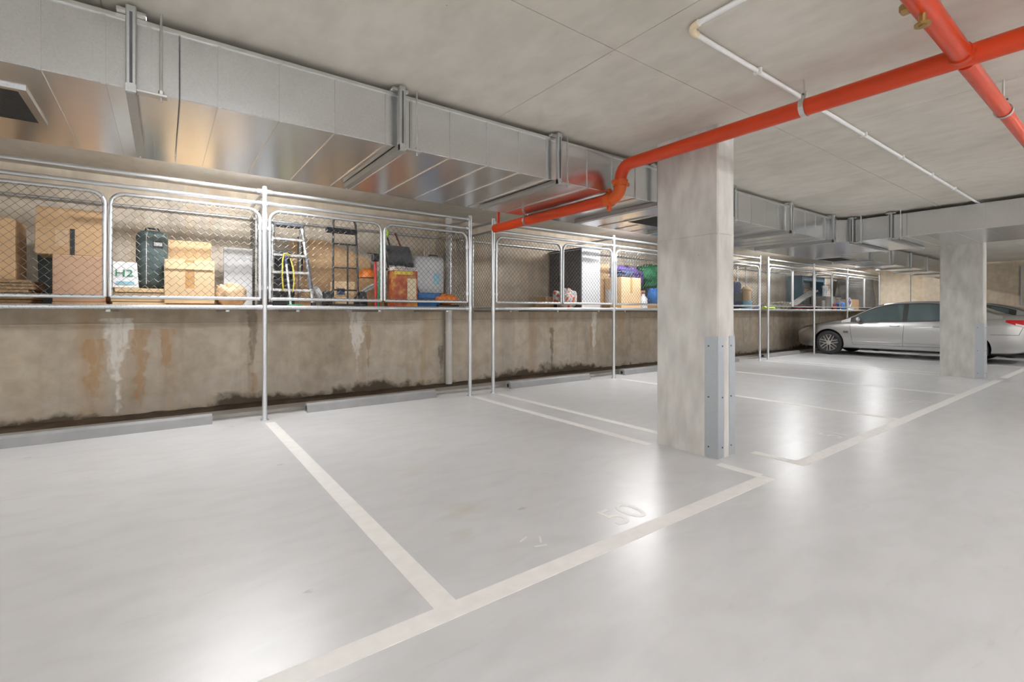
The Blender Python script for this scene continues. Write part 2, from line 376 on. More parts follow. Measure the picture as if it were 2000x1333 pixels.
# ------------------------------------------------------------------ columns
def column(x0, x1, y0, y1, label):
    t = thing('concrete_column', label, 'column', ((x0 + x1) / 2, (y0 + y1) / 2, 0))
    a, b = (x1 - x0) / 2, (y1 - y0) / 2
    def shaft(z0, z1):
        c = .012; poly = [(-a + c, -b), (a - c, -b), (a, -b + c), (a, b - c), (a - c, b), (-a + c, b), (-a, b - c), (-a, -b + c)]
        return MB().prism(poly, 'z', z0, z1)
    shaft(0, 1.84).build('lower_pour', COLM, t); shaft(1.843, ZC - .001).build('upper_pour', COLM, t)
    MB().box(-a + .004, a - .004, -b + .004, b - .004, 1.83, 1.85).build('pour_joint', COLM, t)
    g = .004
    for s in (-1, 1):
        o = MB().prism([(s * (a + g), -b - g), (s * (a + g), -b + .115), (s * a, -b + .115), (s * a, -b), (s * (a - .085), -b), (s * (a - .085), -b - g)], 'z', .006, 1.0).build('corner_guard', GGUARD, t)
        for z in (.09, .5, .92):
            MB().tube([(s * (a + g - .002), -b + .08, z), (s * (a + g + .004), -b + .08, z)], .007, 8).build('screw', DGREY, o)
            MB().tube([(s * (a - .06), -b - g + .002, z), (s * (a - .06), -b - g - .004, z)], .007, 8).build('screw', DGREY, o)
    return t
column(3.625, 3.875, 2.12, 2.715, 'large grey concrete column in the foreground with galvanised corner guards')
column(11.86, 12.10, 1.87, 2.47, 'concrete column standing in front of the silver car')

# ------------------------------------------------------------------ wheel stops
def stop(x0, x1, y, label):
    t = thing('wheel_stop', label, 'wheel stop', ((x0 + x1) / 2, y, 0), 0, 'wheel stops along the wall')
    h = (x1 - x0) / 2
    MB().prism([(0, 0), (.15, 0), (.15, .06), (.125, .098), (.04, .105), (.012, .085)], 'x', -h, h).build('body', KERB, t)
    for s in (-1, 1): MB().tube([(s * (h - .02), .075, .045), (s * (h + .002), .075, .045)], .03, 10).build('end_hole', BLACKGAP, t)
stop(-1.35, .42, 5.99, 'grey wheel stop at the left edge of the photo')
stop(1.38, 3.08, 5.99, 'grey wheel stop between the leftmost post and the white drain pipe')
stop(4.36, 6.12, 5.98, 'grey wheel stop below the tall cabinet')
stop(7.05, 8.75, 6.0, 'grey wheel stop cut off by the large foreground column on its left')
stop(9.6, 11.2, 6.0, 'grey wheel stop just showing on the right of the large column')
stop(12.7, 14.7, 6.1, 'grey wheel stop in front of the silver car nose')

# ------------------------------------------------------------------ ducts
DZ0, DZ1 = 2.33, 2.68
def duct_box(t, x0, x1, y0, y1, name='duct_section'):
    return MB().rbox(x0, x1, y0, y1, DZ0, DZ1, .004).build(name, GALV, t)
def rib_y(t, x, y0, y1, w=.012):      # seam wrapped round front face and underside of a duct running along x
    MB().prism([(y0 - .007, DZ1), (y0 - .007, DZ0 - .007), (y1, DZ0 - .007), (y1, DZ0 + .002), (y0 + .002, DZ0 + .002), (y0 + .002, DZ1)], 'x', x - w / 2, x + w / 2).build('seam_rib', GALV, t)
t = thing('air_duct', 'long galvanised rectangular air duct running above the storage cages', 'duct', (0, 0, 0))
Y0, Y1 = 3.08, 4.42
joints = [-3.6, -1.2, .07, 1.38, 2.79, 4.15, 5.55, 6.97, 8.72]
for a, b in zip(joints[:-1], joints[1:]): duct_box(t, a, b - .003, Y0, Y1)
for x in (-.86, -.47, -.24, -.06, .25, .56, .88, 1.21, 1.70, 2.02, 2.33, 2.63, 3.11, 3.44, 3.78, 4.27, 4.62, 4.95, 5.28, 5.72, 6.05, 6.4, 6.75, 7.25, 7.6, 7.95, 8.3): rib_y(t, x, Y0, Y1 - .04, .018)
MB().rbox(-3.6, 8.72, Y0 - .012, Y0 + .03, DZ1 - .012, DZ1 + .012, .003).build('top_angle', STEEL, t)
MB().prism([(8.72, Y0), (8.95, Y0 - .16), (8.95, Y1), (8.72, Y1)], 'z', DZ0, DZ1).build('corner_piece', GALV, t)
# tee and the narrow run on to the right hand wall
duct_box(t, 8.953, 10.75, 3.0, Y1, 'tee_section')
for a, b in zip((10.753, 12.4, 13.8, 15.2, 16.6, 18.2), (12.397, 13.797, 15.197, 16.597, 18.197, XR - .01)): duct_box(t, a, b, 3.73, Y1)
for x in (12.4, 13.8, 15.2, 16.6, 18.2): MB().rbox(x - .03, x + .03, 3.70, 3.73, DZ0 - .03, DZ1 + .01, .004).build('flange', GSTRUT, t); MB().rbox(x - .03, x + .03, 3.70, Y1 + .03, DZ0 - .035, DZ0, .004).build('flange', GSTRUT, t)
def vent(t, x0, x1, y0, y1):
    f = .035; z = DZ0
    m = MB(); m.box(x0, x1, y0, y0 + f, z - .014, z + .01); m.box(x0, x1, y1 - f, y1, z - .014, z + .01); m.box(x0, x0 + f, y0 + f, y1 - f, z - .014, z + .01); m.box(x1 - f, x1, y0 + f, y1 - f, z - .014, z + .01)
    o = m.build('vent_grille', GALV, t)
    MB().box(x0 + f, x1 - f, y0 + f, y1 - f, z - .003, z + .002).build('vent_opening', BLACKGAP, o)
    n = int((y1 - y0 - 2 * f) / .025)
    me = MB().box(x0 + f, x1 - f, -.002, .002, z - .012, z - .001).mesh('slat', SLAT)
    for i in range(n): link('slat', me, o, (0, y0 + f + (i + .5) * (y1 - y0 - 2 * f) / n, 0))
vent(t, -1.25, -.56, 3.38, 3.95); vent(t, 4.6, 5.3, 3.36, 3.93); vent(t, 11.15, 12.0, 3.85, 4.33)
# wide branch crossing over the aisle
t = thing('air_duct', 'wide galvanised branch duct crossing in front of the second column', 'duct', (0, 0, 0))
bj = [-3.4, -2.0, -.6, .82, 2.24, 2.92]
for a, b in zip(bj[:-1], bj[1:]): MB().rbox(8.95, 10.75, a, b - .003, DZ0, DZ1, .004).build('duct_section', GALV, t)
for y in (2.86, 2.54, 2.05, 1.73, 1.40, 1.08, .76, .44, .1, -.25, -.9, -1.3):
    MB().prism([(8.946, DZ1), (8.946, DZ0 - .004), (10.75, DZ0 - .004), (10.75, DZ0 + .002), (8.952, DZ0 + .002), (8.952, DZ1)], 'y', y - .008, y + .008).build('seam_rib', GALV, t)

def hanger(loc, rz, width, label):
    """trapeze: slotted drop channel at the front, channel under the duct, threaded rod beside it"""
    t = thing('duct_hanger', label, 'duct hanger', loc, rz, 'trapeze hangers under the ducts')
    MB().rbox(-.021, .021, -.085, -.05, DZ0 - .05, DZ1 + .035, .004).build('drop_channel', GSTRUT, t)
    MB().box(-.006, .006, -.088, -.083, DZ0, DZ1).build('channel_slot', DGREY, t)
    MB().prism([(-.021, DZ0 - .046), (.021, DZ0 - .046), (.021, DZ0 - .006), (.013, DZ0 - .006), (.013, DZ0 - .04), (-.013, DZ0 - .04), (-.013, DZ0 - .006), (-.021, DZ0 - .006)], 'y', -.09, width - .19).build('bottom_channel', GSTRUT, t)
    MB().rbox(-.06, .06, -.05, -.005, DZ1 + .012, DZ1 + .03, .003).build('top_bracket', STEEL, t)
    for x, y in ((.12, -.045),):
        r = MB().tube([(x, y, DZ0 - .05), (x, y, ZC)], .006, 8).build('threaded_rod', STEEL, t)
        MB().tube([(x, y, DZ0 - .016), (x, y, DZ0 + .004)], .013, 6).build('nut', STEEL, r)
    MB().tube([(0, width - .22, DZ0 - .06), (0, width - .22, DZ0 - .002)], .006, 8).build('end_bolt', STEEL, t); MB().rbox(.02, .145, -.07, -.02, DZ0 - .03, DZ0 - .018, .002).build('rod_tab', STEEL, t)
for x, lab in ((-1.55, 'duct hanger beyond the left edge of the photo on the main duct'), (-.13, 'duct hanger nearest the dark vent grille at far left'), (1.29, 'second duct hanger from the left, above the storage cage ladder'), (2.70, 'duct hanger left of the red pipe drop'),
               (4.07, 'duct hanger under the duct just right of the red pipe'), (5.47, 'duct hanger hidden behind the foreground column'), (6.99, 'duct hanger right of the foreground column'), (8.42, 'slotted duct hanger at the inside corner of the ducts')):
    hanger((x, Y0, 0), 0, Y1 - Y0, lab)
for y, lab in ((2.92, 'branch duct hanger closest to the duct corner'), (2.42, 'second branch duct hanger from the duct corner'), (.6, 'branch duct hanger nearest the right edge')):
    hanger((8.95, y, 0), R(-90), 1.8, lab)

# ------------------------------------------------------------------ fire pipes
PX, PZ, PZL, PY = 3.40, 2.545, 2.262, 2.945
t = thing('fire_pipe', 'red sprinkler main stepping down under the duct beside the column', 'pipe', (0, 0, 0))
MB().tube([(PX, -4.5, PZ), (PX, PY - .12, PZ)], .055, 20).build('upper_pipe', RED, t, True)
MB().tube([(PX, PY - .12, PZ)] + [(PX, PY - .12 + .12 * math.sin(R(a)), PZ - .12 + .12 * math.cos(R(a))) for a in range(15, 91, 15)] + [(PX, PY, PZ - .15)], .056, 20).build('upper_elbow', RED, t, True)
MB().tube([(PX, PY, PZ - .15)] + [(PX, PY + .11 - .11 * math.cos(R(a)), PZL + .11 - .11 * math.sin(R(a))) for a in range(0, 91, 15)] + [(PX, PY + .13, PZL)], .056, 20).build('lower_elbow', RED2, t, True)
o = MB().tube([(PX, PY, PZ - .185), (PX, PY, PZ - .13)], .068, 20).build('coupling', RED2, t, True)
for s in (-1, 1): MB().rbox(PX + s * .085 - .02, PX + s * .085 + .02, PY - .02, PY + .02, PZ - .175, PZ - .14, .005).build('coupling_bolt', RED2, o)
o = MB().tube([(PX, PY + .11, PZL), (PX, PY + .165, PZL)], .068, 20).build('coupling', RED2, t, True)
for s in (-1, 1): MB().rbox(PX - .02, PX + .02, PY + .12, PY + .155, PZL + s * .085 - .02, PZL + s * .085 + .02, .005).build('coupling_bolt', RED2, o)
MB().tube([(PX, PY + .13, PZL), (PX, 5.0, PZL)], .055, 20).build('lower_pipe', RED, t, True)
MB().tube([(PX, 4.93, PZL), (PX, 4.93, PZL + .22)], .02, 12).build('riser', RED, t, True)
# cross pipe
t = thing('fire_pipe', 'thinner red pipe crossing the sprinkler main at top right', 'pipe', (0, 0, 0))
MB().tube([(.9, .61, 2.54), (PX - .03, .61, 2.54)], .046, 18).build('near_pipe', RED, t, True)
MB().tube([(PX + .03, .61, 2.525), (4.46, .61, 2.525)], .040, 18).build('far_pipe', RED, t, True)
MB().tube([(4.46, .61, 2.525), (8.9, .61, 2.525)], .037, 18).build('far_pipe', RED, t, True)
MB().tube([(PX - .085, .61, 2.54), (PX - .05, .61, 2.54)], .054, 18).build('tee_collar', RED, t, True)
o = MB().tube([(2.66, .61, 2.50), (2.66, .61, 2.44)], .014, 10).build('sprinkler_head', BRASS, t, True)
MB().tube([(2.66, .61, 2.455), (2.66, .61, 2.445)], .03, 12).build('sprinkler_plate', BRASS, o)
MB().rbox(2.62, 2.67, .645, .685, 2.52, 2.56, .008).build('drain_fitting', BRASS, t)
def clamp(loc, axis, r, label):
    t = thing('pipe_clamp', label, 'pipe clamp', loc, 0 if axis == 'y' else R(90))
    ring = [(math.cos(R(a)) * (r + .004), 0, math.sin(R(a)) * (r + .004)) for a in range(0, 360, 20)]
    MB().prism([((r + .001 + d) * math.cos(R(a)), (r + .001 + d) * math.sin(R(a))) for d, rng in ((0, range(80, -260, -15)), (.005, range(-260, 81, 15))) for a in rng], 'y', -.016, .016).build('band', STEEL, t)
    MB().rbox(-.012, .012, -.016, .016, r, r + .05, .003).build('lug', STEEL, t)
    MB().tube([(0, 0, r + .03), (0, 0, ZC - loc[2])], .006, 8).build('rod', STEEL, t)
    MB().tube([(-.022, 0, r + .03), (.022, 0, r + .03)], .007, 6).build('bolt', DGREY, t)
clamp((PX, 1.385, PZ), 'y', .055, 'steel clamp and rod holding the red main right of the column')
clamp((PX, 4.35, PZL), 'y', .055, 'pale clamp on the low red pipe near its capped end')
clamp((4.46, .61, 2.525), 'x', .041, 'steel clamp and rod on the crossing red pipe at right')

# ------------------------------------------------------------------ conduit and drain pipe
t = thing('conduit', 'white plastic conduit fixed across the concrete ceiling', 'conduit', (0, 0, 0))
cz = ZC - .021
MB().tube([(2.25, -3.0, cz), (2.25, 1.43, cz)], .014, 10).build('near_run', PVC, t, True)
MB().tube([(2.25, 1.42, cz)] + [(2.25 + .07 - .07 * math.cos(R(a)), 1.42 + .07 * math.sin(R(a)), cz) for a in range(15, 91, 15)] + [(2.34, 1.49, cz)], .019, 12).build('elbow', CREAM, t, True)
MB().tube([(2.33, 1.49, cz), (9.4, 1.49, cz)], .014, 10).build('far_run', PVC, t, True)
for x in (3.0, 3.9, 4.8, 5.8, 6.8, 7.8): MB().rbox(x - .012, x + .012, 1.465, 1.515, cz - .017, ZC - .001, .003).build('saddle', PVC, t)
t = thing('drain_pipe', 'vertical white plastic drain pipe fixed to the stained wall', 'pipe', (3.75, 6.86, 0))
MB().tube([(0, 0, .03), (0, 0, ZC)], .056, 20).build('pipe', PVCD, t, True)
for z in (.86, 2.3): MB().tube([(0, 0, z - .012), (0, 0, z + .012)], .062, 20).build('bracket', PVCD, t, True)

# ------------------------------------------------------------------ battens
def batten(x, y, m, label, g):
    t = thing('batten_light', label, 'light', (x, y, ZC), 0, g)
    MB().rbox(-.61, .61, -.045, .045, -.03, -.001, .006).build('body', PVC, t)
    MB().rbox(-.60, .60, -.04, .04, -.062, -.031, .012).build('diffuser', m, t)
    for s in (-1, 1): MB().rbox(s * .605 - .012, s * .605 + .012, -.046, .046, -.064, -.001, .005).build('end_cap', GREY, t)
for x, lab in ((.7, 'batten light hidden by the duct over the left storage cages'), (6.9, 'batten light hidden by the duct behind the foreground column'), (12.7, 'batten light hidden by the duct over the middle cages'), (18.4, 'batten light over the far cages by the right wall'), (-5.2, 'batten light over the cages beyond the left edge')):
    batten(x, 5.45, EMC, lab, 'battens over the cages')
ORD = ('first', 'second', 'third', 'fourth', 'fifth')
for y, row in ((-1.6, 'nearer'), (-5.2, 'added further')):  # further row is unseen, added for more and evener light
    for i, x in enumerate((-4.5, 0.5, 5.5, 10.5, 15.5)):
        batten(x, y, EMA, '%s batten from the left in the %s row behind the camera' % (ORD[i], row), 'battens over the aisle')

# ------------------------------------------------------------------ storage cages
CY_, ZB, ZR2, ZR1, ZTOP = 5.85, 1.25, 2.40, 2.53, 2.585
def chain(width, height, pitch=.07, r=.0026, sag=.0):
    """woven wire: one zigzag strand per half pitch, in local x (width) and z (height)"""
    m = MB(); n = int(width / (pitch / 2)); nz = int(height / (pitch / 2)); p = width / n; q = height / nz
    for i in range(n):
        x0 = i * p
        pts = [(x0 + p * ((i + j) % 2), .0025 * (1 if j % 2 else -1), j * q) for j in range(nz + 1)]
        m.tube(pts, r, 3, False, False)
    return m
_ch = {}
def chain_mesh(w_, h_):
    k_ = (round(w_, 2), round(h_, 2))
    if k_ not in _ch: _ch[k_] = chain(w_, h_).mesh('chain_mesh', WIRE, False, 40, False)
    return _ch[k_]
def gate(t, x0, x1, hinge, lock=True):
    z0, z1, r, c = 1.345, 2.325, .019, .11
    W = x1 - x0; y = CY_
    path = [(x0, y, z0), (x1, y, z0), (x1, y, z1 - c)] + arc((x1 - c, y, z1 - c), c, 15, 90, 5) + arc((x0 + c, y, z1 - c), c, 90, 165, 5) + [(x0, y, z1 - c)]
    # split at sharp bottom corners so the tube keeps its radius
    g = MB(); g.tube(path[1:] + [path[0]], r, 10); g.tube([(x0 - .0, y, z0), (x1, y, z0)], r, 10)
    o = g.build('gate', GPIPE, t, True)
    ch = link('chain_mesh', chain_mesh(W - .02, z1 - z0 - .01), o, (x0 + .01, y - .015, z0 + .005))
    for z in (z0 + .12, z1 - .2):
        px = x0 if hinge < 0 else x1
        h = MB().tube([(px, y, z - .025), (px, y, z + .025)], .027, 10)
        h.rbox(min(px, px + hinge * .05), max(px, px + hinge * .05), y - .012, y + .012, z - .014, z + .014, .003)
        h.build('hinge', GPIPE, o, True)
    return o
def cage(posts, bays, label, right_mesh, left_mesh, extra_end=None):
    t = thing('storage_cage', label, 'storage cage', (0, 0, 0), 0, 'raised wire storage cages')
    for x in posts:
        p = MB().tube([(x, CY_, .0), (x, CY_, ZTOP)], .0265, 14).build('post', GPIPE, t, True)
        MB().tube([(x, CY_, 0), (x, CY_, .012)], .042, 14).build('foot_flange', GPIPE, p)
        for z in (ZR1, ZR2, ZB): MB().tube([(x, CY_, z - .03), (x, CY_, z + .03)], .031, 14).build('pipe_fitting', GPIPE, p, True)
    for x0, x1, gates in bays:
        for z, r, nm in ((ZR1, .021, 'top_rail'), (ZR2, .021, 'gate_head_rail'), (ZB, .024, 'shelf_rail')):
            o = MB().tube([(x0, CY_, z), (x1, CY_, z)], r, 12).build(nm, GPIPE, t, True)
            for s, xx in ((1, x0), (-1, x1)): MB().tube([(xx + s * .03, CY_, z), (xx + s * .075, CY_, z)], r + .006, 12).build('rail_socket', GPIPE, o, True)
        MB().tube([(x0 + .04 + (x1 - x0 - .08) * i / 260, CY_ + .0275 * math.cos(i * 1.5), ZB + .0275 * math.sin(i * 1.5)) for i in range(261)], .0016, 3, False, False).build('lacing_wire', WIRE, t)
        for a, b, h in gates: gate(t, a, b, h)
        for i in range(2):
            ya, yb = 5.895 + i * .525, 6.415 + i * .525
            MB().box(x0 + .01, x1 - .01, ya, yb - .004, ZB - .012, ZB + .006).build('shelf_board', PLY, t)
        for xx in (x0 + .35, (x0 + x1) / 2, x1 - .35): MB().rbox(xx - .02, xx + .02, 5.88, 6.93, ZB - .05, ZB - .012, .004).build('shelf_bearer', GSTRUT, t)
        MB().tube([(x0, 6.92, ZR2), (x1, 6.92, ZR2)], .019, 10).build('wall_rail', GPIPE, t, True)
    for x, front in [(x, True) for x in posts]:
        for z in (ZR1, ZR2, ZB): MB().tube([(x, CY_, z), (x, 6.94, z)], .019, 10).build('side_rail', GPIPE, t, True)
    for x in right_mesh:
        me = chain_mesh(1.04, ZR2 - ZB - .05)
        o = link('side_mesh', me, t, (x, 5.89, ZB + .03), (0, 0, R(90)))
        if extra_end: pass
        MB().tube([(x, 6.42, ZB), (x, 6.42, ZR2)], .016, 8).build('side_stile', GPIPE, t, True)
    return t
cage([-1.75, .9, 3.54], [(-1.75, .9, [(-1.69, -.447, -1), (-.405, .852, 1)]), (.9, 3.54, [(.952, 2.228, -1), (2.272, 3.49, 1)])],
     'raised wire storage cage at left holding cartons and a ladder', [.9, 3.54], [])
cage([3.94, 6.57, 9.24, 11.88], [(3.94, 6.57, [(4.0, 5.29, -1), (5.34, 6.52, 1)]), (6.57, 9.24, [(6.63, 7.9, -1), (7.95, 9.19, 1)]), (9.24, 11.88, [(9.3, 10.56, -1), (10.6, 11.83, 1)])],
     'raised wire storage cage in the middle behind the large column', [3.94, 6.57, 11.88], [])
cage([12.30, 15.0, 17.42, 20.33], [(12.30, 15.0, [(12.36, 13.62, -1), (13.67, 14.95, 1)]), (15.0, 17.42, [(15.06, 16.2, -1), (16.25, 17.37, 1)]), (17.42, 20.33, [(17.48, 18.85, -1), (18.9, 20.27, 1)])],
     'raised wire storage cage at the far end above the silver car', [12.30, 15.0, 20.33], [])
# little stays between neighbouring cages
for z in (ZR1,):
    pass

# ------------------------------------------------------------------ stored things
ZS = ZB + .008
def boxy(name, label, cat, x0, x1, y0, y1, z0, z1, m, b=.006, group=None):
    t = thing(name, label, cat, ((x0 + x1) / 2, (y0 + y1) / 2, z0), 0, group)
    t['_d'] = 0; del t['_d']
    return t, (x1 - x0) / 2, (y1 - y0) / 2, z1 - z0
def carton(label, x0, x1, y0, y1, z0, z1, m, rz=0, tape=None, flaps=(), lab=None, group='cardboard cartons in the cages'):
    t, a, b, h = boxy('cardboard_box', label, 'box', x0, x1, y0, y1, z0, z1, m, group=group)
    t.rotation_euler = (0, 0, rz)
    MB().rbox(-a, a, -b, b, 0, h, .006).build('body', m, t)
    MB().box(-a + .004, a - .004, -.002, .002, h - .004, h + .0015).build('flap_seam', CARDE, t)
    if tape: MB().box(tape[0], tape[1], -b - .0015, -b + .002, h * tape[2], h + .001).build('tape', tape[3], t)
    for f in flaps:                                     # (x0,x1,y,height,tilt)
        o = MB().rbox(f[0], f[1], -.003, .003, 0, f[3], .001).build('flap', m, t); o.location = (0, f[2], h); o.rotation_euler = (f[4], 0, 0)
    if lab: MB().box(lab[0], lab[1], -b - .002, -b + .002, lab[2], lab[3]).build('sticker', lab[4], t)
    return t
def sheets(label, x0, x1, y0, y1, z0, n, th, m, seed=1, name='flattened_cartons'):
    rd = random.Random(seed); t = thing(name, label, 'cardboard', ((x0 + x1) / 2, (y0 + y1) / 2, z0))
    a, b = (x1 - x0) / 2, (y1 - y0) / 2; z = 0
    for i in range(n):
        dx, dy = rd.uniform(-.02, .02), rd.uniform(-.01, .02)
        MB().rbox(-a + dx, a + dx, -b + dy, b + dy, z, z + th * .86, .002).build('cardboard_sheet', m, t); z += th
    return z0 + z
def blob(fn, nu=24, nv=16): return MB().grid(fn, nu, nv)
def bag(name, label, cat, x0, x1, y0, y1, z0, z1, m, seed=0, amp=.12, flat=.0, parts=None, group=None):
    """soft rounded heap: squashed superellipsoid with folds"""
    t = thing(name, label, cat, ((x0 + x1) / 2, (y0 + y1) / 2, z0), 0, group); a, b, h = (x1 - x0) / 2, (y1 - y0) / 2, z1 - z0
    sg = lambda v, e: math.copysign(abs(v) ** e, v)
    def fn(u, v):
        th = 2 * math.pi * u; ph = -math.pi / 2 + math.pi * v
        x, y, z = sg(math.cos(th), .7) * sg(math.cos(ph), .6), sg(math.sin(th), .7) * sg(math.cos(ph), .6), sg(math.sin(ph), .75)
        k_ = 1 + amp * noise.noise(Vector((x * 2.3 + seed, y * 2.3, z * 2.3 + seed * 3)))  - amp * .6 * max(0, z)
        return (a * x * min(k_, 1.0), b * y * min(k_, 1.0), max(0, h * (.5 + .5 * z * min(1, k_))))
    MB().grid(fn, 32, 20).build('body', m, t, True, 80)
    return t

# --- left bay
z = sheets('stack of flattened brown cartons under the leftmost box', -1.62, -.97, 6.0, 6.6, ZS, 8, .029, CARDE, 3)
carton('tan cardboard box on the flattened stack at the far left', -1.6, -1.08, 6.10, 6.55, z, 2.045, CARD, 0)
t, a, b, h = boxy('storage_bin', 'dark green lidded bin behind the cartons at far left', 'bin', -1.02, -.78, 6.62, 6.9, ZS, 1.96, CASE)
MB().prism([(-a * .85, 0), (a * .85, 0), (a, h - .05), (-a, h - .05)], 'y', -b, b).build('body', CASE, t); MB().rbox(-a - .01, a + .01, -b - .01, b + .01, h - .05, h, .01).build('lid', CASE, t)
z = sheets('flat orange-brown cardboard under the pinkish carton', -.84, -.46, 6.0, 6.45, ZS, 2, .018, CARD, 5)
carton('plain pinkish lower carton beneath the open-flapped carton', -.83, -.455, 6.05, 6.45, z, 1.735, CARDP, 0)
carton('tan carton with raised front flap and black strap, stacked on the pinkish carton', -.955, -.48, 6.08, 6.5, 1.737, 1.985, CARD, R(1), (.0, .035, .0, BLK), [(-.235, .235, -.19, .20, R(-8)), (-.235, .235, .2, .16, R(12))], (-.10, -.01, .08, .23, PAPER))
z = sheets('folded cartons lying flat under the dark green case', -.40, .02, 6.0, 6.5, ZS, 4, .046, CARDL, 9)
t, a, b, h = boxy('paper_bag', 'white printed bag with green H2 logo beside the dark green case', 'bag', -.405, -.205, 6.03, 6.2, z, z + .255, WHT)
MB().add([(-a, -b, 0), (a, -b, 0), (a, b, 0), (-a, b, 0), (-a * .98, -b * .6, h), (a * .86, -b * .6, h), (a * .86, b * .6, h), (-a * .98, b * .6, h)], [(0, 3, 2, 1), (4, 5, 6, 7), (0, 1, 5, 4), (1, 2, 6, 5), (2, 3, 7, 6), (3, 0, 4, 7)]).build('body', WHT, t)
text('logo', 'H2', .10, (-.01, -b * .8 - .004, h * .55), (R(90) - .13, 0, 0), GRN, t, .001, 1.2)
MB().box(-a * .7, a * .7, -b - .002, -b, .03, .06).build('printed_stripe', LBLUE, t)
t, a, b, h = boxy('hard_case', 'dark green hard case standing upright with a label patch', 'case', -.235, .04, 6.24, 6.42, z, 2.06, CASE)
MB().rbox(-a, a, -b, b, 0, h, .075, 0, 4).build('body', CASE, t, True, 60)
MB().tube([(-a * .35, -b - .003, .05)] + [(-a * .35, -b - .004, h * i / 8) for i in range(1, 8)] + [(-a * .3, -b + .02, h - .02)], .005, 6).build('seam_trim', GREY, t)
MB().rbox(a * .05, a * .68, -b - .006, -b + .01, h * .70, h * .82, .003).build('label_patch', BLK, t); MB().rbox(a * .1, a * .62, -b - .009, -b, h * .73, h * .79, .002).build('label_text_strip', GREY, t)
MB().tube([(-.06, 0, h - .005), (-.05, 0, h + .025), (.05, 0, h + .025), (.06, 0, h - .005)], .01, 8).build('handle', BLK, t, True)
carton('light tan open carton with a raised flap right of the dark green case', .01, .445, 5.97, 6.38, ZS + .03, 1.74, CARDL, R(-2), (-.04, .04, .35, TAPE), [(-.20, .20, .19, .245, R(3)), (-.205, .205, -.2, .10, R(172))])
carton('shallow carton base under the light tan open carton', .03, .42, 5.99, 6.36, ZS, ZS + .028, CARDB)
bag('paper_heap', 'crumpled kraft paper lying beside the light tan carton', 'paper', .45, .76, 5.98, 6.3, ZS, 1.55, PAPER, 4, .5)
t, a, b, h = boxy('panel', 'pale grey board leaning upright near the leftmost post', 'board', .57, .87, 6.52, 6.56, ZS, 1.965, WHT)
MB().rbox(-a, a, -b, b, 0, h, .004).build('board', LGREY, t); MB().box(-a, a, -b - .002, -b, h - .02, h).build('edge_band', WHT, t)
# --- second bay
t = thing('step_ladder', 'aluminium step ladder leaning in the second cage bay', 'ladder', (1.2, 6.12, ZS))
def lx(s, zz): return (.02 + s * (.235 - .075 * zz), -.10 + .26 * zz, zz)
for s in (-1, 1):
    MB().tube([lx(s, .01), lx(s, .99)], .023, 6, False, True, 0, .5).build('stile', ALU, t)
    MB().tube([(.02 + s * .2, .5, .01), (.02 + s * .15, .2, .97)], .016, 6).build('rear_leg', ALU, t)
    MB().tube([lx(s, .0), lx(s, .05)], .03, 6).build('rubber_foot', BLK, t)
for zz in (.2, .41, .62, .82):
    a = lx(1, zz); MB().rbox(.02 - (a[0] - .02), a[0], a[1] - .03, a[1] + .045, zz - .016, zz + .014, .004).build('tread', ALU, t)
MB().rbox(.02 - .17, .02 + .175, .10, .26, .98, 1.02, .008).build('top_cap', DGREY, t)
MB().tube([lx(1, .22), lx(1, .60)], .027, 8).build('stile_cover', DGREY, t)
for i, (z0, z1, x0, x1) in enumerate(((ZS, 1.62, .96, 1.36), (1.622, 1.98, .97, 1.32))):
    t, a, b, h = boxy('crate', ('black lower crate' if i == 0 else 'black upper crate') + ' of the stack behind the ladder', 'crate', x0, x1, 6.6, 6.9, z0, z1, BLK)
    m = MB()
    for s in (-1, 1):
        m.box(-a, a, s * b - .01 * (s > 0), s * b + .01 * (s < 0), 0, h); m.box(s * a - .01 * (s > 0), s * a + .01 * (s < 0), -b, b, 0, h)
    m.box(-a, a, -b, b, 0, .01); m.build('shell', BLK, t); MB().rbox(-a - .012, a + .012, -b - .012, -b + .012, h - .035, h - .002, .004).build('rim', DGREY, t)
t = thing('hose', 'yellow hose looped over the ladder tread', 'hose', (0, 0, 0))
MB().tube([(1.12, 6.02, 1.45), (1.105, 6.0, 1.62), (1.11, 6.0, 1.80), (1.13, 6.03, 1.88), (1.17, 6.08, 1.89), (1.21, 6.1, 1.87)], .009, 8).build('near_strand', YEL, t, True)
MB().tube([(1.20, 6.04, 1.83), (1.22, 6.0, 1.72), (1.235, 6.0, 1.58), (1.225, 6.02, 1.44)], .008, 8).build('far_strand', YEL, t, True)
t = thing('pole', 'thin white and blue pole leaning against the ladder', 'pole', (0, 0, 0))
MB().tube([(1.19, 5.96, ZS), (1.145, 6.0, 1.80)], .012, 8).build('shaft', LGREY, t, True); MB().tube([(1.147, 5.998, 1.76), (1.142, 6.002, 1.84)], .016, 8).build('grip', NAVY, t, True)
MB().rbox(1.16, 1.30, 5.92, 6.0, ZS, ZS + .03, .006).build('green_foot', GREENP, t)
t = thing('cardboard_sheet', 'big bowed cardboard sheet leaning on the wall behind the hand trolley', 'cardboard', (0, 0, 0))
def sh(u, v, o=0):
    x = 1.36 + 1.08 * u; top = 2.19 - .33 * max(0, (u - .42)) * 1.2
    return (x, 6.62 + .22 * v + .02 * math.sin(v * 9) + o, ZS + (top - ZS) * v)
m = MB(); m.grid(lambda u, v: sh(u, v), 12, 14); m.grid(lambda u, v: sh(u, v, .008), 12, 14); m.build('sheet', CARD, t, True, 60)
MB().rbox(1.40, 1.46, 6.57, 6.62, 1.72, 2.18, .01).build('dark_edge_strip', BLK, t)
t = thing('hand_trolley', 'black tubular hand trolley standing in the second cage bay', 'trolley', (1.86, 6.12, ZS))
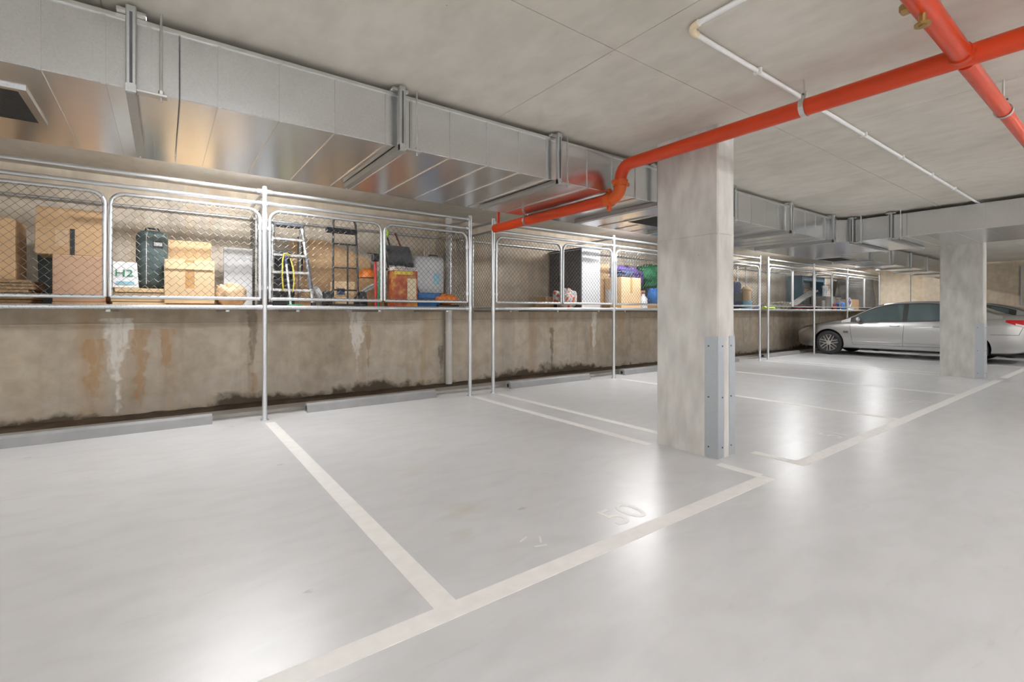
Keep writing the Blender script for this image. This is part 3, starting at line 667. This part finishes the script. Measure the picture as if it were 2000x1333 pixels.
for s in (-1, 1): MB().tube([(s * .155, -.02, .12), (s * .15, 0, .7), (s * .14, .03, 1.07), (s * .125, .05, 1.12)], .014, 8).build('upright', BLKM, t, True)
MB().tube([(0.03, .0, .03), (.03, 0, .80)], .011, 8).build('centre_bar', BLKM, t, True)
for zz, r in ((.22, .009), (.50, .009), (.80, .012)): MB().tube([(-.155, 0, zz), (.155, 0, zz)], r, 8).build('cross_bar', BLKM, t, True)
MB().rbox(-.24, .15, -.02, .02, .93, 1.0, .01).build('handle_bar', BLK, t)
MB().rbox(-.19, .19, -.20, .02, .02, .04, .005).build('toe_plate', BLKM, t)
for s in (-1, 1):
    MB().tube([(s * .155, -.02, .22), (s * .21, .02, .12)], .012, 8).build('axle_strut', BLKM, t)
    o = MB().lathe([(.03, -.025), (.09, -.03), (.105, -.018), (.105, .018), (.09, .03), (.03, .025)], 20, Matrix.Translation((s * .23, .04, .106)) @ Matrix.Rotation(R(90), 4, 'Y')).build('wheel', RUBBER, t, True)
    MB().rbox(s * .215 - .045, s * .215 + .045, -.05, -.03, .03, .2, .01).build('wheel_guard', BLK, t)
carton('small carton with a blue eye print standing on the hand trolley plate', 1.74, 2.0, 6.16, 6.36, ZS + .042, ZS + .33, CARDL, 0, None, (), (-.10, .0, .12, .20, NAVY))
t = thing('spare_wheel', 'small grey tyre standing left of the hand trolley', 'wheel', (1.58, 6.33, ZS + .135))
MB().lathe([(.05, -.03), (.10, -.045), (.135, -.03), (.135, .03), (.10, .045), (.05, .03)], 24, Matrix.Rotation(R(70), 4, 'Y')).build('tyre', GREY, t, True)
MB().lathe([(.0, -.02), (.05, -.03), (.05, .03), (.0, .02)], 16, Matrix.Rotation(R(70), 4, 'Y')).build('hub', ALLOY, t, True)
carton('brown carton underneath the orange helmet', 2.12, 2.46, 6.34, 6.59, ZS, 1.655, CARDB)
t = thing('helmet', 'round orange helmet on top of the brown carton', 'helmet', (2.27, 6.47, 1.657))
MB().lathe([(.0, .15), (.05, .145), (.09, .12), (.115, .075), (.12, .02), (.125, .0), (.0, .001)], 24).build('shell', ORG, t, True, 50); MB().tube(arc((0, 0, .008), .126, 0, 360, 24, 'xy')[:-1], .007, 6, True).build('rim', BLK, t)
t = thing('tube_frame', 'bent grey metal tubes of a folded frame right of the hand trolley', 'frame', (0, 0, 0))
for dz, dy in ((0, 0), (-.05, .05)): MB().tube([(2.03, 6.2 + dy, 1.34), (2.07, 6.2 + dy, 1.44 + dz), (2.18, 6.2 + dy, 1.53 + dz), (2.33, 6.22 + dy, 1.60 + dz), (2.44, 6.25 + dy, 1.70 + dz)], .016, 8).build('bent_tube', GREY, t, True)
MB().rbox(1.98, 2.16, 6.14, 6.34, ZS, 1.40, .02).build('folded_base', BLK, t)
t = thing('garden_tool', 'red handled tool with a black head in front of the helmet', 'tool', (0, 0, 0))
MB().tube([(2.235, 6.06, ZS), (2.235, 6.08, 1.86)], .018, 10).build('red_shaft', REDP, t, True); MB().rbox(2.19, 2.28, 6.04, 6.11, 1.86, 1.96, .015).build('head', BLK, t)
MB().tube([(2.13, 6.08, 1.965), (2.34, 6.08, 1.96)], .007, 6).build('cross_arm', BLKM, t); MB().tube([(2.27, 6.08, 1.95), (2.20, 6.1, 2.13)], .006, 6).build('spike', STEEL, t)
t = thing('broom', 'green handled tool leaning behind the gate stiles', 'tool', (0, 0, 0))
MB().tube([(2.30, 6.15, ZS), (2.34, 6.2, 1.7), (2.46, 6.3, 2.28)], .013, 8).build('shaft', GREENP, t, True); MB().rbox(2.44, 2.50, 6.27, 6.34, 2.24, 2.34, .012).build('lime_tip', LIME, t); MB().rbox(2.34, 2.42, 6.17, 6.25, 1.9, 2.12, .02).build('green_sleeve', GREENP, t)
t = thing('folding_chair', 'black folding chair standing behind the printed carton', 'chair', (2.68, 6.42, ZS))
def seatp(u, v): return (-.19 + .36 * u + .05 * (1 - v), -.02 - .05 * math.sin(math.pi * v), .60 + .28 * v)
m = MB(); m.grid(seatp, 6, 8); m.grid(lambda u, v: tuple(Vector(seatp(u, v)) + Vector((0, .012, 0))), 6, 8); m.build('back_panel', DGREY, t, True, 60)
MB().tube([(-.03, .0, 1.06), (.17, .0, .62), (.25, -.02, .42)], .013, 8).build('leg', DRED, t, True); MB().tube([(-.2, 0, .9), (-.12, 0, .5), (-.05, -.03, 0.01)], .013, 8).build('leg', BLKM, t, True)
MB().tube([(.19, 0.02, .62), (.40, -.05, .01)], .011, 8).build('leg', BLKM, t, True); MB().tube([(-.12, .06, 1.0), (.02, .04, .5), (.0, .0, .01)], .011, 8).build('leg', BLKM, t, True)
MB().rbox(.15, .24, -.05, .03, .50, .66, .02).build('arm_pad', BLK, t); MB().rbox(-.16, .15, -.10, .06, .53, .56, .01).build('seat', BLK, t)
t, a, b, h = boxy('printed_box', 'red and brown retail box with white and yellow lettering bands', 'box', 2.45, 2.79, 5.98, 6.2, ZS, 1.80, PRINT)
MB().rbox(-a, a, -b, b, 0, h - .045, .004).build('body', PRINT, t); MB().rbox(-a, a, -b, b, h - .044, h, .004).build('top_band', WHT, t)
MB().box(-a + .01, a - .07, -b - .002, -b, h - .10, h - .052).build('yellow_band', YEL, t); MB().box(.02, a - .02, -b - .003, -b, .07, h - .15).build('cream_panel', CREAM, t); MB().box(.03, a - .03, -b - .002, -b, h - .145, h - .11).build('brown_caption', CARDB, t)
text('box_lettering', 'WEATHERPROOF', .043, (0, -b - .002, h - .024), (R(90), 0, 0), DRED, t, .001, .92)
t, a, b, h = boxy('suitcase', 'silver grey hard suitcase with a black handle at the cage corner', 'suitcase', 2.95, 3.44, 6.42, 6.68, ZS, 2.03, LGREY)
MB().rbox(-a, a, -b, b, 0.02, h, .05, 0, 3).build('shell', LGREY, t, True, 60); MB().box(-a - .002, a + .002, -.006, .006, .08, h - .06).build('seam', GREY, t)
MB().tube([(-.0, -b + .03, h - .005), (.0, -b + .03, h + .02), (.14, -b + .03, h + .02), (.14, -b + .03, h - .005)], .009, 8).build('handle', BLK, t, True)
for x0, x1 in ((-.06, .0), (.06, .19), (.2, .235)): MB().rbox(x0, x1, -b - .006, -b + .006, .20, .225, .003).build('latch', BLK, t)
for s in (-1, 1): MB().tube([(.05 + s * .04, b - .04, h - .01), (.05 + s * .04, b - .04, h + .28)], .008, 8).build('pull_tube', STEEL, t, True)
MB().rbox(.06, .16, -b - .004, -b + .002, .36, .52, .003).build('blue_sticker', LBLUE, t)
t, a, b, h = boxy('storage_box', 'flat blue plastic box beside the red and brown retail box', 'box', 2.83, 3.18, 6.06, 6.3, ZS, 1.47, BLUE)
MB().rbox(-a, a, -b, b, 0, h * .55, .008).build('tray', BLUE, t); MB().rbox(-a + .01, a - .01, -b + .01, b - .01, h * .55, h * .62, .002).build('dark_gap', DGREY, t); MB().rbox(-a, a, -b, b, h * .62, h, .01).build('lid', BLUE, t)
t = bag('folded_jacket', 'bright orange folded fabric with a dark underside near the cage corner', 'fabric', 3.1, 3.47, 5.98, 6.2, ZS + .045, 1.47, ORG, 2, .4)
MB().rbox(-.17, .17, -.09, .09, -.045, .0, .008).build('dark_base', BLK, t)
t = thing('pole', 'thin dark pole leaning across the front of the silver grey suitcase', 'pole', (0, 0, 0)); MB().tube([(3.02, 6.3, ZS), (2.74, 6.36, 1.95)], .009, 8).build('shaft', BLK, t, True); MB().tube([(2.76, 6.357, 1.88), (2.735, 6.362, 1.97)], .013, 8).build('grip', DGREY, t, True)
# --- third bay
t, a, b, h = boxy('steel_cabinet', 'tall white cabinet, its charcoal door toned with painted shade, standing in the middle cage', 'cabinet', 5.98, 6.45, 6.06, 6.92, ZS, 2.33, CABW)
MB().rbox(-a, a, -b, b, 0, h, .005).build('body', CABW, t); o = MB().rbox(-a - .018, -a - .001, -b + .01, b - .01, .02, h - .02, .004).build('door', CABD, t)
MB().rbox(-a - .045, -a - .018, .1, .15, .50, .62, .006).build('handle', BLK, o); MB().box(-a + .01, a - .01, -b - .003, -b, h - .13, h - .10).build('grey_strip', GREY, t); MB().rbox(-a - .02, a, -b, b, h, h + .02, .004).build('top', CABD, t)  # thin grey strip runs across the upper white front
bag('carrier_bag', 'white carrier bag with red flower print in front of the tall cabinet', 'bag', 5.42, 5.86, 5.98, 6.3, ZS, 1.64, FLORAL, 7, .55)
carton('small tan carton behind the flower print bag', 5.36, 5.55, 6.32, 6.6, ZS, 1.47, CARD)
# --- fourth bay
carton('tall orange-brown carton right of the tall cabinet', 6.66, 7.12, 6.42, 6.8, ZS, 1.72, CARDB); carton('upper carton on the tall orange-brown carton', 6.66, 7.1, 6.42, 6.8, 1.722, 2.14, CARD)
t, a, b, h = boxy('paint_tin', 'small white tub beside the cage post in the middle', 'tub', 6.64, 6.78, 6.0, 6.14, ZS + .11, ZS + .36, WHT); MB().lathe([(0, 0), (.06, 0), (.068, .22), (0, .22)], 16).build('body', WHT, t, True, 40); MB().lathe([(0, .22), (.072, .22), (.072, .25), (0, .25)], 16).build('lid', LGREY, t, True, 40)
carton('low carton under the small white tub', 6.62, 6.82, 5.98, 6.2, ZS, ZS + .108, CARDB)
carton('light carton in front of the purple bag', 6.93, 7.5, 5.98, 6.4, ZS, 1.86, CARDL, 0, (-.03, .03, .5, TAPE))
bag('duffel_bag', 'purple soft bag piled behind the light carton', 'bag', 7.42, 8.3, 6.42, 6.9, ZS + .4, 2.2, PURP, 11, .35); carton('brown carton under the purple bag', 7.52, 8.2, 6.42, 6.86, ZS, ZS + .395, CARDB)
bag('cloth_bundle', 'blue and grey cloth bundle on top of the light carton', 'cloth', 7.0, 7.45, 6.02, 6.36, 1.862, 2.03, NAVY, 3, .5)
bag('shopping_bag', 'green shopping bag next to the purple bag', 'bag', 8.35, 8.95, 6.5, 6.9, 1.70, 2.3, GREENF, 5, .4); carton('dark carton with a yellow stripe under the green shopping bag', 8.3, 9.0, 6.4, 6.86, ZS, 1.70, CASE, 0, None, (), (-.3, .3, .2, .26, YEL))
bag('blue_bag', 'small bright blue bag near the large column edge', 'bag', 8.1, 8.5, 6.1, 6.38, ZS + .1, 1.72, BLUE, 8, .4); carton('thin carton under the small bright blue bag', 8.1, 8.5, 6.1, 6.38, ZS, ZS + .12, CARDB)
t = thing('water_bottle', 'clear grey bottle standing right of the light carton', 'bottle', (7.62, 6.02, ZS)); MB().lathe([(0, 0), (.075, 0), (.08, .02), (.08, .2), (.03, .27), (.03, .3), (0, .3)], 18).build('body', LGREY, t, True, 40); MB().lathe([(0, .3), (.034, .3), (.034, .33), (0, .33)], 14).build('cap', DRED, t, True)
# --- bay right of the column
t, a, b, h = boxy('suitcase', 'navy suitcase at the right edge of the large column', 'suitcase', 10.95, 11.42, 6.05, 6.35, ZS, 1.94, NAVY); MB().rbox(-a, a, -b, b, .02, h, .06, 0, 3).build('shell', NAVY, t, True, 60); MB().tube([(-.08, 0, h - .005), (-.07, 0, h + .03), (.07, 0, h + .03), (.08, 0, h - .005)], .011, 8).build('handle', BLK, t, True); MB().box(-a * .5, a * .9, -b - .004, -b, .2, h * .6).build('front_pocket', DGREY, t)
carton('tall brown carton behind the spray bottle', 11.45, 11.84, 6.45, 6.85, ZS, 2.08, CARDB)
t = thing('spray_bottle', 'cream and pale blue bottle in front of the tall brown carton', 'bottle', (11.56, 6.02, ZS)); MB().lathe([(0, 0), (.115, 0), (.12, .02), (.12, .22), (0, .22)], 18).build('base', LBLUE, t, True, 40); MB().lathe([(0, .22), (.11, .22), (.1, .45), (.13, .47), (.13, .5), (.06, .56), (0, .58)], 18).build('upper_body', CARDL, t, True, 40)
bag('toy_heap', 'orange brown heap of small things by the paired posts', 'heap', 11.62, 11.85, 5.95, 6.2, ZS, 1.45, CARDB, 6, .5)
# --- far bays
bag('lime_bag', 'small lime green bag lying low by the paired posts', 'bag', 12.45, 12.98, 5.93, 6.15, ZS, ZS + .10, LIME, 9, .5)
bag('dark_bag', 'dark flat bag behind the lime green bag', 'bag', 12.9, 13.6, 6.5, 6.85, ZS, 1.42, NAVY, 12, .4)
bag('cloth_heap', 'mottled cloth heap lying in the far cage', 'cloth', 13.45, 14.9, 6.2, 6.7, ZS, 1.52, CAMO, 14, .7)
t = thing('leaning_board', 'long white board tilted over the maroon bag in the far cage', 'board', (15.15, 6.2, 1.62), 0); o = MB().rbox(-.75, .75, -.12, .12, -.02, .02, .006).build('board', WHT, t); t.rotation_euler = (0, R(-17), 0); MB().box(-.7, .72, -.125, -.12, -.015, .015).build('edge_strip', LGREY, o)
bag('maroon_bag', 'maroon bag under the tilted white board', 'bag', 14.5, 14.94, 5.98, 6.3, ZS, 1.45, DRED, 15, .4); bag('maroon_cloth', 'maroon cloth between the white board and the grey tote box', 'cloth', 15.1, 15.75, 5.98, 6.4, ZS, 1.43, DRED, 16, .5)
t, a, b, h = boxy('shelf_unit', 'teal framed open shelf full of odds and ends above the grey tote', 'shelf', 15.75, 17.3, 6.45, 6.88, ZS, 2.32, TEAL)
for s in (-1, 1): MB().rbox(s * a - .05, s * a + .05, -b, b, 0, h, .01).build('side_panel', TEAL, t)
MB().rbox(-a, a, -b, b, h - .16, h, .01).build('top_panel', TEAL, t); MB().rbox(-a, a, -b, b, .42, .50, .01).build('shelf', TEAL, t); MB().rbox(-a, a, b - .02, b, .0, h, .005).build('back_panel', GREY, t)
rd = random.Random(4); zz = ZS + .505
for i, (m, lab) in enumerate(((PAPER, 'kraft paper bundle'), (GREY, 'grey bundle'), (CARDB, 'brown bundle'), (WHT, 'white bundle'), (DGREY, 'charcoal bundle'))):
    x = 15.95 + i * .23; bag('shelf_bundle', lab + ' on the teal framed shelf', 'bundle', x, x + .22, 6.48, 6.78, zz, zz + rd.uniform(.16, .34), m, 20 + i, .5, group='bundles on the teal shelf')
t, a, b, h = boxy('tote_box', 'beige grey tote box below the teal framed shelf', 'tote', 16.15, 16.8, 5.98, 6.38, ZS, 1.68, CREAM); MB().prism([(-a * .9, 0), (a * .9, 0), (a, h - .04), (-a, h - .04)], 'y', -b, b).build('body', pm('beige_grey_plastic', (.58, .55, .50), .5), t); MB().rbox(-a - .015, a + .015, -b - .015, b + .015, h - .04, h, .008).build('lid', LGREY, t)
t, a, b, h = boxy('picture_card', 'small white card with a dark edge left of the beige grey tote', 'card', 15.86, 16.06, 5.96, 5.99, ZS, 1.55, WHT); MB().rbox(-a, a, -b, b, 0, h, .003).build('card', WHT, t); MB().box(a, a + .02, -b, b, 0, h).build('dark_edge', DGREY, t)
bag('red_bag', 'small bright red bag at the foot of the beige grey tote', 'bag', 16.5, 16.82, 5.9, 5.975, ZS, 1.47, REDP, 22, .3)
t = thing('plastic_chair', 'white plastic chair among blue bags in the far cage', 'chair', (17.08, 6.16, ZS))
for sx in (-1, 1):
    for sy in (-1, 1): MB().tube([(sx * .2, sy * .18, 0), (sx * .16, sy * .15, .36)], .018, 8).build('leg', WHT, t, True)
MB().rbox(-.2, .2, -.2, .2, .36, .39, .01).build('seat', WHT, t)
for i in range(4): MB().rbox(-.18 + i * .1, -.12 + i * .1, .17, .20, .39, .72, .008).build('back_slat', WHT, t)
MB().rbox(-.2, .2, .165, .205, .70, .78, .01).build('back_top', WHT, t)
bag('blue_bag', 'blue bag stuffed beside the white plastic chair', 'bag', 17.46, 18.0, 6.0, 6.45, ZS, 1.55, BLUE, 25, .4); bag('white_bag', 'white carrier bag with pink print above the blue bag', 'bag', 17.5, 17.95, 6.5, 6.9, ZS, 2.15, FLORAL, 26, .4)
t = thing('desk_fan', 'small white round fan by the far post', 'fan', (17.95, 5.98, ZS)); MB().lathe([(0, 0), (.11, 0), (.1, .03), (.02, .05), (.02, .16), (0, .16)], 16).build('base', WHT, t, True, 40)
MB().tube([(.14 * math.cos(R(a)), -.02, .26 + .14 * math.sin(R(a))) for a in range(0, 360, 18)], .012, 6, True).build('guard_ring', WHT, t, True); MB().lathe([(0, -.02), (.05, -.02), (.05, .05), (0, .06)], 14, Matrix.Translation((0, 0, .26)) @ Matrix.Rotation(R(90), 4, 'X')).build('motor', PURP, t, True)
for i in range(4): o = MB().rbox(.03, .12, -.003, .003, -.03, .03, .002).build('blade', LBLUE, t); o.location = (0, -.01, .26); o.rotation_euler = (R(20), R(90 * i), 0)
carton('brown carton beyond the round fan in the last bay', 18.5, 19.2, 6.1, 6.6, ZS, 1.62, CARDB); bag('teal_bundle', 'pale teal bundle lying low in the last bay', 'bundle', 18.0, 18.45, 5.95, 6.3, ZS, 1.38, LBLUE, 28, .4)
t = thing('tarpaulin', 'dark tarpaulin hung across the end of the last cage', 'tarpaulin', (0, 0, 0))
def tp(u, v, o=0): return (19.3 + .95 * u + .0, 6.82 - .85 * u * u + .03 * math.sin(u * 16 + v * 5) + o, ZS + .05 + 1.05 * v)
m = MB(); m.grid(lambda u, v: tp(u, v), 24, 10); m.grid(lambda u, v: tp(u, v, .006), 24, 10); m.build('cloth', TARP, t, True, 60)
for v in (.02, .98): MB().tube([tp(i / 16, v, -.004) for i in range(17)], .01, 6).build('hem', BLK, t, True)

# ------------------------------------------------------------------ silver sedan
def hermite(xs_, ys_):
    xs_, ys_ = np.array(xs_, float), np.array(ys_, float); o = np.argsort(xs_); xs_, ys_ = xs_[o], ys_[o]
    d = np.diff(ys_) / np.diff(xs_); m = np.zeros_like(ys_); m[0], m[-1] = d[0], d[-1]
    for i in range(1, len(xs_) - 1): m[i] = 0 if d[i - 1] * d[i] <= 0 else 2 * d[i - 1] * d[i] / (d[i - 1] + d[i])
    def f(x):
        x = min(max(x, xs_[0]), xs_[-1]); i = min(max(int(np.searchsorted(xs_, x)) - 1, 0), len(xs_) - 2)
        h = xs_[i + 1] - xs_[i]; t_ = (x - xs_[i]) / h
        return float((2 * t_**3 - 3 * t_**2 + 1) * ys_[i] + (t_**3 - 2 * t_**2 + t_) * h * m[i] + (-2 * t_**3 + 3 * t_**2) * ys_[i + 1] + (t_**3 - t_**2) * h * m[i + 1])
    return f
cw = hermite([2.45, 2.40, 2.28, 2.05, 1.7, 1.2, .4, -.6, -1.5, -2.0, -2.28, -2.40, -2.45], [.56, .68, .78, .865, .92, .935, .94, .94, .93, .895, .83, .74, .64])
czs = hermite([2.45, 2.35, 2.1, 1.7, 1.3, .8, .2, -.8, -1.5, -2.0, -2.3, -2.45], [.60, .68, .77, .84, .885, .915, .93, .965, 1.0, 1.03, 1.03, .96])
czt = hermite([2.45, 2.36, 2.15, 1.8, 1.4, 1.05, .5, -1.4, -1.8, -2.1, -2.35, -2.45], [.64, .74, .83, .90, .96, 1.0, .99, 1.03, 1.10, 1.13, 1.125, 1.03])
czb = hermite([2.45, 2.3, 1.9, 1.2, -1.2, -2.0, -2.35, -2.45], [.34, .22, .19, .20, .21, .24, .32, .42])
zr = hermite([1.22, 1.1, .95, .75, .5, .2, -.1, -.5, -.9, -1.2, -1.5, -1.7, -1.95], [.985, 1.04, 1.12, 1.24, 1.36, 1.445, 1.475, 1.482, 1.455, 1.40, 1.305, 1.225, 1.12])
def sect(y):
    wv, zb_, zs_, zt_ = cw(y), czb(y), czs(y), czt(y)
    return [(wv * .86, zb_), (wv * .95, zb_ + .03), (wv * .972, zb_ + .14), (wv * .992, zb_ + .17), (wv, zb_ + .33), (wv * .994, zs_ - .16), (wv * .975, zs_ - .05), (wv * .945, zs_),
            (wv * .88, zs_ + (zt_ - zs_) * .45), (wv * .7, zs_ + (zt_ - zs_) * .78), (wv * .4, zs_ + (zt_ - zs_) * .95), (0, zt_)]
def side_x(y, z):
    s_ = sect(y)[1:8]; return float(np.interp(z, [p[1] for p in s_], [p[0] for p in s_]))
def gx(y, z):                       # greenhouse side
    zb_ = czs(y) - .01; return cw(y) * .93 - (z - zb_) * .44
def gsect(y):
    zb_ = czs(y) - .03; zt_ = max(zr(y), zb_ + .02); top = zt_ - .045 * min(1, (zt_ - zb_) / .2)
    x1 = gx(y, top)
    return [(gx(y, zb_), zb_)] + [(gx(y, zb_ + (top - zb_) * i / 4), zb_ + (top - zb_) * i / 4) for i in range(1, 5)] + [(x1 * .93, top + (zt_ - top) * .5), (x1 * .78, top + (zt_ - top) * .8), (x1 * .4, top + (zt_ - top) * .97), (0, zt_)]
def loft(stations, fn):
    rows = []
    for y in stations:
        h_ = fn(y); rows.append([(-p[0], y, p[1]) for p in h_] + [(p[0], y, p[1]) for p in h_[-2::-1]])
    n = len(rows[0]); m = MB(); vs = [p for r_ in rows for p in r_]; fs = []
    for i in range(len(rows) - 1):
        for j in range(n): fs.append((i * n + j, i * n + (j + 1) % n, (i + 1) * n + (j + 1) % n, (i + 1) * n + j))
    fs += [tuple(range(n)), tuple(range((len(rows) - 1) * n, len(rows) * n))[::-1]]
    return m.add(vs, fs)
WY = (1.52, -1.395); WR = .335
def spoke_mesh(d):
    a, b = Vector((.05 * math.cos(-d * .3), .05 * math.sin(-d * .3))), Vector((.237 * math.cos(d * .3), .237 * math.sin(d * .3)))
    n = Vector((-(b - a).y, (b - a).x)).normalized()
    return MB().prism([tuple(a - n * .011), tuple(b - n * .009), tuple(b + n * .009), tuple(a + n * .011)], 'z', .078, .1).mesh('spoke', ALLOY)
def make_car():
    spokes = [spoke_mesh(-1), spoke_mesh(1)]
    t = thing('car', 'silver four door sedan parked nose to the wall behind the second column', 'car', (16.13, 4.05, 0))
    st = sorted(set([round(-2.45 + 4.9 * i / 70, 3) for i in range(71)] + [2.43, 2.40, -2.43, -2.40]))
    body = loft(st, sect).build('body', [CARP, BLK], t, True, 35)
    cut = MB()
    for y in WY:
        for s in (-1, 1): cut.prism([(y + .378 * math.cos(2 * math.pi * i / 48), WR + .012 + .378 * math.sin(2 * math.pi * i / 48)) for i in range(48)], 'x', s * .62, s * 1.2)
    co = cut.build('cutter', BLK, t)
    md = body.modifiers.new('arch', 'BOOLEAN'); md.object = co; md.operation = 'DIFFERENCE'; md.solver = 'EXACT'
    try: md.material_mode = 'TRANSFER'
    except Exception: pass
    dg = bpy.context.evaluated_depsgraph_get(); dg.update()
    me = bpy.data.meshes.new_from_object(body.evaluated_get(dg)); body.modifiers.clear(); body.data = me
    me.polygons.foreach_set('use_smooth', [True] * len(me.polygons)); me.set_sharp_from_angle(angle=R(35))
    bpy.data.objects.remove(co)
    gs = [1.22 - 3.17 * i / 44 for i in range(45)][::-1]
    loft(gs, gsect).build('cabin_roof', CARP, t, True, 35)
    def patch(name, ya, yb, lo, hi, m, off, s, parent=t, n=16):
        def fn(u, v):
            y = ya + (yb - ya) * u; z0, z1 = czs(y) + lo, zr(y) - hi; z1 = max(z1, z0 + .002); z = z0 + (z1 - z0) * v
            return (s * (gx(y, z) + off), y, z)
        return MB().grid(fn, n, 6).build(name, m, parent, True, 60, False)
    for s in (-1, 1):
        patch('window_trim', 1.0, -1.5, .0, .055, BLK, .003, s, n=30)
        patch('front_window', .90, -.14, .02, .085, CGLASS, .006, s)
        patch('rear_window', -.24, -.98, .02, .085, CGLASS, .006, s)
        patch('quarter_window', -1.02, -1.36, .02, .085, CGLASS, .006, s)
    def topp(name, ya, yb, m):
        def fn(u, v):
            y = ya + (yb - ya) * u; g = gsect(y)[4:]; xx = g[0][0] * .93 * (2 * v - 1)
            z = float(np.interp(abs(xx), [p[0] for p in g][::-1], [p[1] for p in g][::-1])); return (xx, y + .004 * (1 if ya > 0 else -1), z + .006)
        MB().grid(fn, 14, 12).build(name, m, t, True, 60, False)
    topp('windscreen', 1.14, .30, CGLASS); topp('rear_screen', -1.02, -1.86, CGLASS)
    def strip(name, pts, m, wd, parent=t, off=.002):
        pass
    def seam(y0, y1, z0, z1, s):
        MB().tube([(s * (side_x(y0 + (y1 - y0) * i / 10, z0 + (z1 - z0) * i / 10) + .0005), y0 + (y1 - y0) * i / 10, z0 + (z1 - z0) * i / 10) for i in range(11)], .004, 4).build('panel_gap', DGREY, t)
    for s in (-1, 1):
        seam(.93, 1.0, .32, .88, s); seam(-.16, -.19, .32, .92, s); seam(-.96, -1.28, .50, .95, s); seam(.93, -.16, .32, .32, s); seam(-.16, -.9, .32, .33, s); seam(-.9, -.96, .33, .50, s); seam(-1.75, -2.2, .68, .68, s); seam(-2.2, -2.28, .68, .9, s)
        MB().tube([(s * (side_x(y, .40) + .002), y, .40) for y in [1.05 - 2.0 * i / 20 for i in range(21)]], .012, 6).build('rub_strip', CARP, t, True)
        for y in (.0, -.86): MB().tube([(s * (side_x(y + d, .84) + o_), y + d, .84) for d, o_ in ((.1, .0), (.08, .025), (-.08, .025), (-.1, .0))], .012, 8).build('door_handle', CARP, t, True)
        for z in (.635, .665): MB().rbox(s * side_x(1.1, z) - .006, s * side_x(1.1, z) + .006, 1.03, 1.15, z - .009, z + .009, .003).build('fender_vent', BLK, t)
        def mir(u, v):
            th, ph = 2 * math.pi * u, math.pi * v; return (s * (1.0 + .085 * math.sin(ph) * math.cos(th)), .78 + .06 * math.cos(ph), 1.0 + .065 * math.sin(ph) * math.sin(th))
        o = MB().grid(mir, 18, 10).build('mirror', CARP, t, True, 80); MB().tube([(s * .87, .78, .955), (s * .96, .78, .97)], .02, 8).build('mirror_stalk', BLK, o)
        def lampf(u, v, ya=-2.0, yb=-2.435):
            y = ya + (yb - ya) * u; z1 = czs(y) - .012; z0 = z1 - .05 - .12 * min(1, u * 1.6); z = z0 + (z1 - z0) * v; return (s * (side_x(y, z) + .006), y, z)
        o = MB().grid(lampf, 16, 6).build('tail_lamp', LAMPR, t, True, 60, False)
        MB().grid(lambda u, v: (lambda p: (p[0] + s * .003, p[1], p[2]))(lampf(.35 + .65 * u, .05 + .3 * v)), 12, 3).build('clear_lens', LAMPW, o, True, 60, False)
        def hl(u, v):
            y = 2.05 + .37 * u; z1 = czs(y) - .015; z0 = z1 - .03 - .10 * u; z = z0 + (z1 - z0) * v; return (s * (side_x(y, z) + .006), y, z)
        MB().grid(hl, 12, 6).build('head_lamp', LAMPW, t, True, 60, False)
    MB().rbox(-.5, .5, 2.44, 2.46, .36, .50, .01).build('lower_grille', BLK, t); MB().rbox(-.42, .42, 2.44, 2.458, .53, .59, .008).build('upper_grille', BLK, t)
    MB().rbox(-.26, .26, -2.462, -2.44, .66, .78, .006).build('number_plate', WHT, t)
    MB().rbox(-.55, .55, -2.3, 2.2, .17, .26, .03).build('underbody', BLK, t)
    MB().tube([(.5, -2.42, .26), (.5, -2.2, .26)], .04, 12).build('exhaust', STEEL, t, True)
    for y in WY:
        for s in (-1, 1):
            M = Matrix.Translation((s * .80, y, WR)) @ Matrix.Rotation(R(90) * s, 4, 'Y')
            o = MB().lathe([(.22, -.10), (.29, -.11), (.325, -.09), (WR, -.05), (WR, .06), (.325, .10), (.29, .118), (.245, .11), (.235, .10)], 44, M).build('wheel', RUBBER, t, True, 30)
            MB().lathe([(.238, .108), (.242, .10), (.232, .09), (.222, -.1), (.2, -.1)], 40, M).build('rim', ALLOY, o, True, 40)
            MB().lathe([(0, .02), (.2, .02), (.2, .01), (0, .01)], 28, M).build('brake_disc', DGREY, o)
            MB().lathe([(0, .10), (.03, .10), (.055, .09), (.06, .06), (0, .05)], 20, M).build('hub', ALLOY, o, True, 40)
            for k_ in range(7):
                for q in spokes: link('spoke', q, o).matrix_local = M @ Matrix.Rotation(2 * math.pi * k_ / 7, 4, 'Z')
    return t
car = make_car()
car2 = copy_tree(car); car2.location = (18.75, 3.72, 0)
tag(car2, 'second silver sedan hidden behind the nearer one, only a rear wheel showing', 'car')
for o_, g_ in ((car, 'parked sedans'), (car2, 'parked sedans')): o_['group'] = g_
